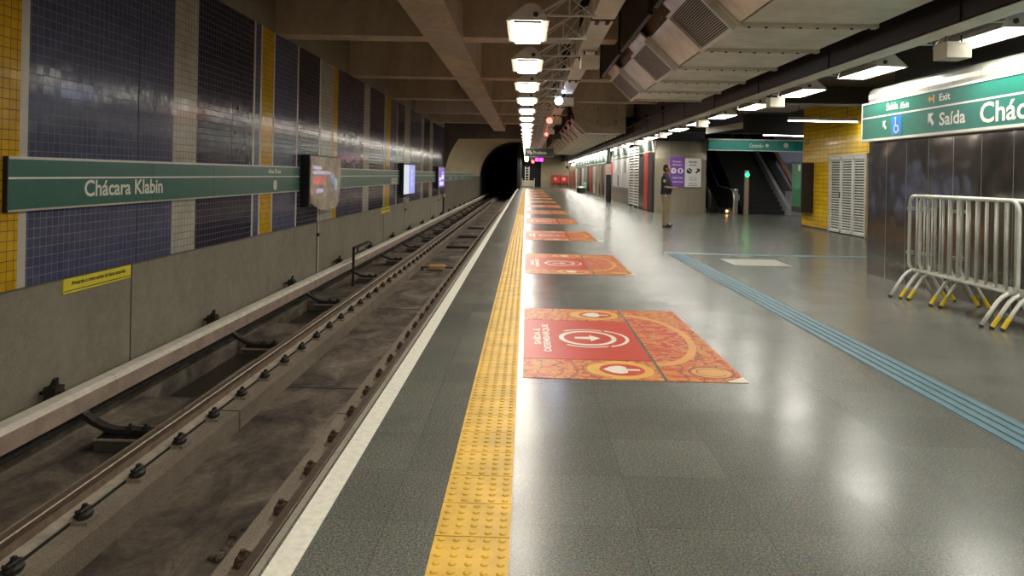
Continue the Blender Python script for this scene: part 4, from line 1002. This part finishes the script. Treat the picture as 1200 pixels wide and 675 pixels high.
# ================================================================== RIGHT SIDE WALL ITEMS
XW = 5.13
def wbox(name, lab, cat, y0, y1, z0, z1, mat, x=XW, d=.06, group=None):
    t = thing(name, lab, cat, (x-d/2, (y0+y1)/2, z0), group)
    b = MB(); b.box(x-d, x, y0, y1, z0, z1); b.build('panel', mat, t); return t
t = wbox('advert_panel', 'tall black panel with a pale jagged lower edge left of the red pillar', 'panel', 31.9, 33.6, .1, 2.3, 'black')
b = MB()
for i in range(7): b.quad([(XW-.062, 31.95+i*.23, .12), (XW-.062, 31.95+(i+1)*.23, .12), (XW-.062, 32.06+i*.23, .62+.12*(i % 2))])
b.build('jagged_edge', 'wsteel2', t)
wbox('red_pillar', 'narrow red vertical pillar between two black panels behind the person', 'pillar', 31.0, 31.9, .05, 2.45, 'red', d=.1)
wbox('advert_panel', 'tall black panel right of the red pillar, behind the person', 'panel', 30.05, 31.0, .05, 2.4, 'black', d=.08)
t = thing('louvered_grille', 'tall pale louvered grille beside the black panels on the side wall', 'grille', (5.1, 35.4, 0))
b = MB()
for y in (33.75, 35.3, 36.95): b.box(5.075, 5.13, y, y+.08, 0, 2.85)
z = .1
while z < 2.8:
    b.quad([(5.08, 33.8, z), (5.08, 37.0, z), (5.12, 37.0, z+.07), (5.12, 33.8, z+.07)]); z += .13
b.build('slats', 'louver', t)
b = MB(); b.box(5.12, 5.13, 33.75, 37.03, 0, 2.85); b.build('backing', 'black', t)
for y0, y1, lab in ((37.4, 39.6, 'white wall panel with black marks next to the louvered grille'), (39.9, 43.8, 'bluish white wall panel between the grille and the black post')):
    t = wbox('wall_panel_board', lab, 'board', y0, y1, .85, 2.35, 'paper')
    b = MB()
    if y0 < 39: b.box(XW-.064, XW-.06, 38.2, 38.5, 1.6, 2.2)
    else: b.box(XW-.064, XW-.06, 41.0, 41.4, .9, 1.5)
    b.build('mark', 'dkgrey', t)
g = 'green glass transom panels'
for y0, y1, lab in ((30.1, 31.8, 'green glass transom panel above the red pillar'), (31.9, 33.7, 'green glass transom panel left of the one above the red pillar'), (37.3, 40.3, 'green glass transom panel above the white wall panel'), (40.4, 44.0, 'green glass transom panel beside the top of the black post')):
    t = thing('glass_transom', lab, 'glass panel', (5.1, (y0+y1)/2, 2.4), g)
    b = MB(); b.quad([(5.11, y0+.05, 2.48), (5.11, y1-.05, 2.48), (5.02, y1-.05, 3.05), (5.02, y0+.05, 3.05)]); b.build('pane', 'gglass', t, fix=False)
    b = MB(); b.bar((5.11, y0, 2.46), (5.11, y1, 2.46), .06, .05); b.bar((5.02, y0, 3.07), (5.02, y1, 3.07), .06, .05)
    for y in (y0+.02, y1-.02): b.bar((5.11, y, 2.46), (5.02, y, 3.07), .05, .04)
    b.build('frame', 'louver', t)
for k in range(7):
    y0 = 46+k*4.6
    t = thing('glass_transom', 'curved green glass panel high on the far side wall, %s beyond the black post' % ORD[k], 'glass panel', (5.1, y0+2, 2.4), g)
    b = MB()
    pr_ = [(5.12, 2.2), (5.09, 2.5), (5.08, 2.8), (5.08, 3.1)]
    for p, q in zip(pr_, pr_[1:]): b.quad([(p[0], y0+.05, p[1]), (p[0], y0+4.3, p[1]), (q[0], y0+4.3, q[1]), (q[0], y0+.05, q[1])])
    b.build('pane', 'gglass', t, fix=False)
    b = MB(); b.bar((5.12, y0, 2.3), (5.12, y0+4.4, 2.3), .06, .06); b.build('frame', 'louver', t)
mm = ['cover_s', 'paper', 'dkgrey', 'louver', 'redbrown', 'graystone', 'red']
for k in range(12):
    y0 = 47+k*2.9
    wbox('reflection_strip', 'vertical strip painted as a reflection on the far side wall, %s beyond the black post' % ORD[k], 'strip', y0, y0+1.1, .15+.0*k, 2.15, mm[(k*3+1) % 7], x=5.16, d=.05, group='painted reflections on the far side wall')  # coloured strips stand in for reflections in the bulged steel
# black post
t = thing('steel_post', 'dark round post with a white and red notice on the far platform', 'post', (4.53, 41, 0))
b = MB(); b.tube([(4.53, 41, 0), (4.53, 41, 2.2)], .15, 14); b.build('shaft', 'black', t, smooth=False)
b = MB(); b.tube([(4.51, 41, 2.2), (4.51, 41, 3.63)], .10, 14); b.build('upper_shaft', 'dkgrey', t)
b = MB(); b.box(4.36, 4.64, 40.81, 40.85, 1.5, 2.1); b.build('notice', flat('pinkish notice', (.32, .2, .18), .5), t)
b = MB(); b.box(4.65, 4.71, 40.83, 40.95, 1.5, 2.15); b.build('red_strip', 'red', t)
# bench and far red cabinets
t = thing('bench', 'pale green bench against the far side wall', 'bench', (4.7, 63, 0))
b = MB(); b.box(4.4, 4.9, 61, 65.5, .40, .47); b.build('seat', flat('pale green seat', (.42, .62, .5), .35), t, .02)
b = MB(); b.box(4.88, 4.95, 61, 65.5, .5, .85); b.build('backrest', flat('pale green back', (.42, .62, .5), .35), t, .02)
for y in (61.3, 63.2, 65.2): MB().box(4.45, 4.9, y-.04, y+.04, 0, .40).build('leg', 'dkgrey', t)
for k, (x0, lab) in enumerate(((3.05, 'red fire cabinet on the end wall, the one nearer the platform edge'), (4.1, 'red fire cabinet on the end wall, the one by the side wall'))):
    t = thing('fire_cabinet', lab, 'fire cabinet', (x0+.5, YE-.2, .35), 'red fire cabinets on the end wall')
    b = MB(); b.box(x0, x0+.98, YE-.35, YE-.001, .45, 1.45); b.build('body', 'red', t, .02)
    b = MB(); b.disc((x0+.45, YE-.355, 1.0), .2, ((1, 0, 0), (0, 0, 1)), 16); b.build('round_window', 'cream', t, fix=False)
    for x in (x0+.08, x0+.9): MB().box(x-.04, x+.04, YE-.3, YE-.2, 0, .45).build('leg', 'redbrown', t)
t = thing('platform_end_gate', 'low white gate closing the platform edge at the far end', 'gate', (.2, YE-1, 0))
b = MB(); b.box(-.55, 1.0, YE-1, YE-.85, .05, .75); b.build('panel', 'cream', t)
b = MB()
for x in (-.5, .95): b.box(x-.05, x+.05, YE-1.02, YE-.83, 0, 1.0)
b.build('post', 'cream', t)
t = thing('ladder', 'pale ladder standing behind the far platform gate', 'ladder', (.1, YE-.5, 0))
b = MB(); b.bar((-.15, YE-.5, 0), (-.15, YE-.5, 2.4), .06); b.bar((.3, YE-.5, 0), (.3, YE-.5, 2.4), .06); b.build('rail', 'lampsteel', t)
b = MB()
for k in range(7): b.bar((-.15, YE-.5, .3+.32*k), (.3, YE-.5, .3+.32*k), .05)
b.build('rung', 'lampsteel', t)

# ================================================================== PERSON
def remeshed(mb, name, mats, parent, vox, smooth=3, pick=None):
    o = mb.build(name, mats, parent)
    r = o.modifiers.new('r', 'REMESH'); r.mode = 'VOXEL'; r.voxel_size = vox
    s = o.modifiers.new('s', 'SMOOTH'); s.iterations = smooth; s.factor = .5
    dg = bpy.context.evaluated_depsgraph_get(); me = bpy.data.meshes.new_from_object(o.evaluated_get(dg))
    o.modifiers.clear(); old = o.data; o.data = me; bpy.data.meshes.remove(old); me.name = name
    me.materials.clear()
    for m_ in (mats if isinstance(mats, list) else [mats]): me.materials.append(m_ if not isinstance(m_, str) else M[m_])
    for p in me.polygons: p.use_smooth = True; p.material_index = 0
    return o
def limb(b, pts):
    for (p, r), (q, s) in zip(pts, pts[1:]):
        b.tube([p, q], [r, s], 14)
    for p, r in pts: b.ellip(p, (r, r, r), 14, 10)
def loft(b, rings, seg=20):
    k0 = len(b.v)
    for (cx, cy, z, rx_, ry_) in rings:
        for j in range(seg):
            th = 2*PI*j/seg; b.v.append(Vector((cx+rx_*math.cos(th), cy+ry_*math.sin(th), z)))
    for i in range(len(rings)-1):
        for j in range(seg): b.f.append([k0+i*seg+j, k0+i*seg+(j+1) % seg, k0+(i+1)*seg+(j+1) % seg, k0+(i+1)*seg+j]); b.m.append(0)
    b.f.append([k0+j for j in range(seg)][::-1]); b.m.append(0); b.f.append([k0+(len(rings)-1)*seg+j for j in range(seg)]); b.m.append(0)
skin = flat('skin', (.24, .115, .07), .5, var=.06); hairm = flat('short dark hair', (.012, .01, .009), .6)
PX_, PY_ = 3.98, 21.2
# person is built facing +X (local x forward, y left), then turned slightly
def person():
    t = thing('person', 'person in a navy polo shirt and khaki trousers looking at a phone', 'person', (PX_, PY_, 0))
    O = Vector((PX_, PY_, 0)); q = lambda x, y, z: O+Vector((x, y, z))
    def LO(b, rings, seg=20): loft(b, [(PX_+r[0], PY_+r[1], r[2], r[3], r[4]) for r in rings], seg)
    b = MB()
    # torso, neck
    LO(b, [(-.01, 0, .88, .105, .16), (-.01, 0, .98, .115, .165), (.0, 0, 1.1, .115, .155), (.0, 0, 1.25, .12, .17), (-.01, 0, 1.38, .11, .18), (-.015, 0, 1.46, .07, .12), (-.01, 0, 1.50, .055, .06), (.0, 0, 1.58, .052, .055)])
    # head, tilted down a little: skull, face, jaw, nose, ears
    b.ellip(q(.015, 0, 1.675), (.098, .077, .098)); b.ellip(q(.06, 0, 1.63), (.058, .06, .085)); b.ellip(q(.068, 0, 1.572), (.042, .045, .032))
    b.tube([q(.112, 0, 1.665), q(.138, 0, 1.628), q(.105, 0, 1.618)], [.010, .018, .014], 8); b.ellip(q(.105, 0, 1.588), (.014, .026, .008)); b.ellip(q(.105, 0, 1.575), (.013, .024, .008))
    for s in (-1, 1): b.ellip(q(.0, s*.08, 1.645), (.022, .012, .034)); b.ellip(q(.094, s*.034, 1.672), (.018, .022, .010))
    # legs
    for s, kx in ((1, .0), (-1, .015)):
        limb(b, [(q(0, s*.09, .90), .088), (q(.012+kx, s*.095, .50), .058), (q(-.012+kx, s*.098, .30), .055), (q(-.015+kx, s*.10, .09), .038)])
        b.ellip(q(.06+kx, s*.105, .04), (.11, .042, .032))
    # arms bent at the elbow, hands meet in front
    for s in (-1, 1):
        sh, el, wr = q(-.015, s*.19, 1.41), q(.02, s*.235, 1.13), q(.235, s*.10, 1.105)
        limb(b, [(sh, .055), (sh.lerp(el, .5), .047), (el, .04), (el.lerp(wr, .35), .04), (wr, .026)])
        b.tube([q(.235, s*.10, 1.105), q(.27, s*.075, 1.112), q(.30, s*.062, 1.118)], [.026, .034, .032], 12, flat_=.6)
        # four fingers wrapping under the phone, thumb on top
        for i, L in enumerate((.050, .056, .052, .042)):
            bx = .262+.018*i
            b.tube([q(bx, s*.068, 1.112), q(bx+.014, s*.055+.0, 1.098), q(bx+.020, s*(.055-L*.5), 1.092), q(bx+.018, s*(.055-L), 1.098)], [.0095, .009, .0085, .0075], 8)
        b.tube([q(.262, s*.07, 1.125), q(.285, s*.055, 1.14), q(.315, s*.034, 1.137)], [.0115, .010, .008], 8)
    body = remeshed(b, 'body', skin, t, .0075, 2)
    # polo shirt with sleeves and collar
    b = MB(); LO(b, [(-.01, 0, .93, .145, .188), (.0, 0, 1.0, .158, .195), (.012, 0, 1.1, .16, .19), (.005, 0, 1.25, .15, .198), (-.01, 0, 1.37, .132, .202), (-.015, 0, 1.44, .095, .165), (-.012, 0, 1.485, .072, .085)])
    for s in (-1, 1):
        sh, el = q(-.015, s*.185, 1.405), q(.02, s*.235, 1.13)
        limb(b, [(sh, .075), (sh.lerp(el, .35), .068), (sh.lerp(el, .68), .066)])
    remeshed(b, 'polo_shirt', flat('navy cloth', (.012, .013, .028), .8), t, .012, 3)
    b = MB(); b.tube([q(-.012+.072*math.cos(a*PI/8), .075*math.sin(a*PI/8), 1.49+.012*math.cos(a*PI/8)*-1) for a in range(16)], .016, 8, closed=True); b.build('collar', flat('navy collar', (.012, .013, .03), .8), t, smooth=True)
    b = MB(); b.disc(q(.028, -.268, 1.30), .04, ((1, 0, 0), (0, .15, 1)), 12, sq=(.8, 1.1)); b.disc(q(.0, -.266, 1.30), .0, ((1, 0, 0), (0, .15, 1)), 6)
    sv = b; b = MB(); b.ellip(q(.0, -.268, 1.31), (.035, .012, .045)); b.build('sleeve_badge', flat('badge', (.55, .45, .12), .5), t, smooth=True)
    # trousers
    b = MB(); LO(b, [(-.01, 0, .80, .125, .172), (-.01, 0, .88, .132, .178), (-.008, 0, .97, .122, .170), (-.008, 0, 1.0, .12, .168)])
    for s, kx in ((1, .0), (-1, .015)):
        limb(b, [(q(-.005, s*.088, .86), .106), (q(.010+kx, s*.098, .50), .088), (q(-.005+kx, s*.10, .28), .083), (q(-.006+kx, s*.102, .085), .075)])
    remeshed(b, 'trousers', flat('khaki cloth', (.27, .21, .13), .85), t, .012, 2)
    b = MB(); b.tube([q(-.008+.128*math.cos(a*PI/10), .176*math.sin(a*PI/10), .965) for a in range(20)], .016, 8, closed=True); b.build('belt', 'black', t, smooth=True)
    b = MB(); b.tube([q(.02, -.185, .95), q(.02, -.187, .86)], .012, 8); b.build('key_holder', 'inox', t)
    for s, kx in ((1, .0), (-1, .015)):
        b = MB(); b.ellip(q(.055+kx, s*.105, .052), (.135, .05, .05)); b.ellip(q(-.02+kx, s*.102, .07), (.065, .046, .058)); b.box(*[v for v in (PX_-.075+kx, PX_+.18+kx, PY_+s*.104-.043, PY_+s*.104+.043, .0, .03)])
        remeshed(b, 'shoe', flat('black leather', (.01, .01, .01), .3), t, .01, 2)
    b = MB(); b.ellip(q(-.002, 0, 1.692), (.100, .082, .092)); b.ellip(q(-.035, 0, 1.64), (.068, .076, .07))
    hair = remeshed(b, 'hair', hairm, t, .012, 1)
    for s in (-1, 1):
        b = MB(); b.ellip(q(.103, s*.034, 1.664), (.008, .013, .007)); b.build('eye', flat('eye', (.4, .38, .35), .3), t, smooth=True)
    t.rotation_euler.z = TURN
    return t
TURN = -.38
person()
b = MB(); b.box(PX_+.262, PX_+.345, PY_-.030, PY_+.030, 1.128, 1.136, 0); b.box(PX_+.267, PX_+.34, PY_-.027, PY_+.027, 1.136, 1.137, 1)
t = b.build('smartphone', ['black', 'scr_pale']); t.data.transform(Matrix.Translation((PX_, PY_, 0)) @ Matrix.Rotation(TURN, 4, 'Z') @ Matrix.Translation((-PX_, -PY_, 0))); tag(t, 'smartphone held in both hands by the person in navy', 'phone')
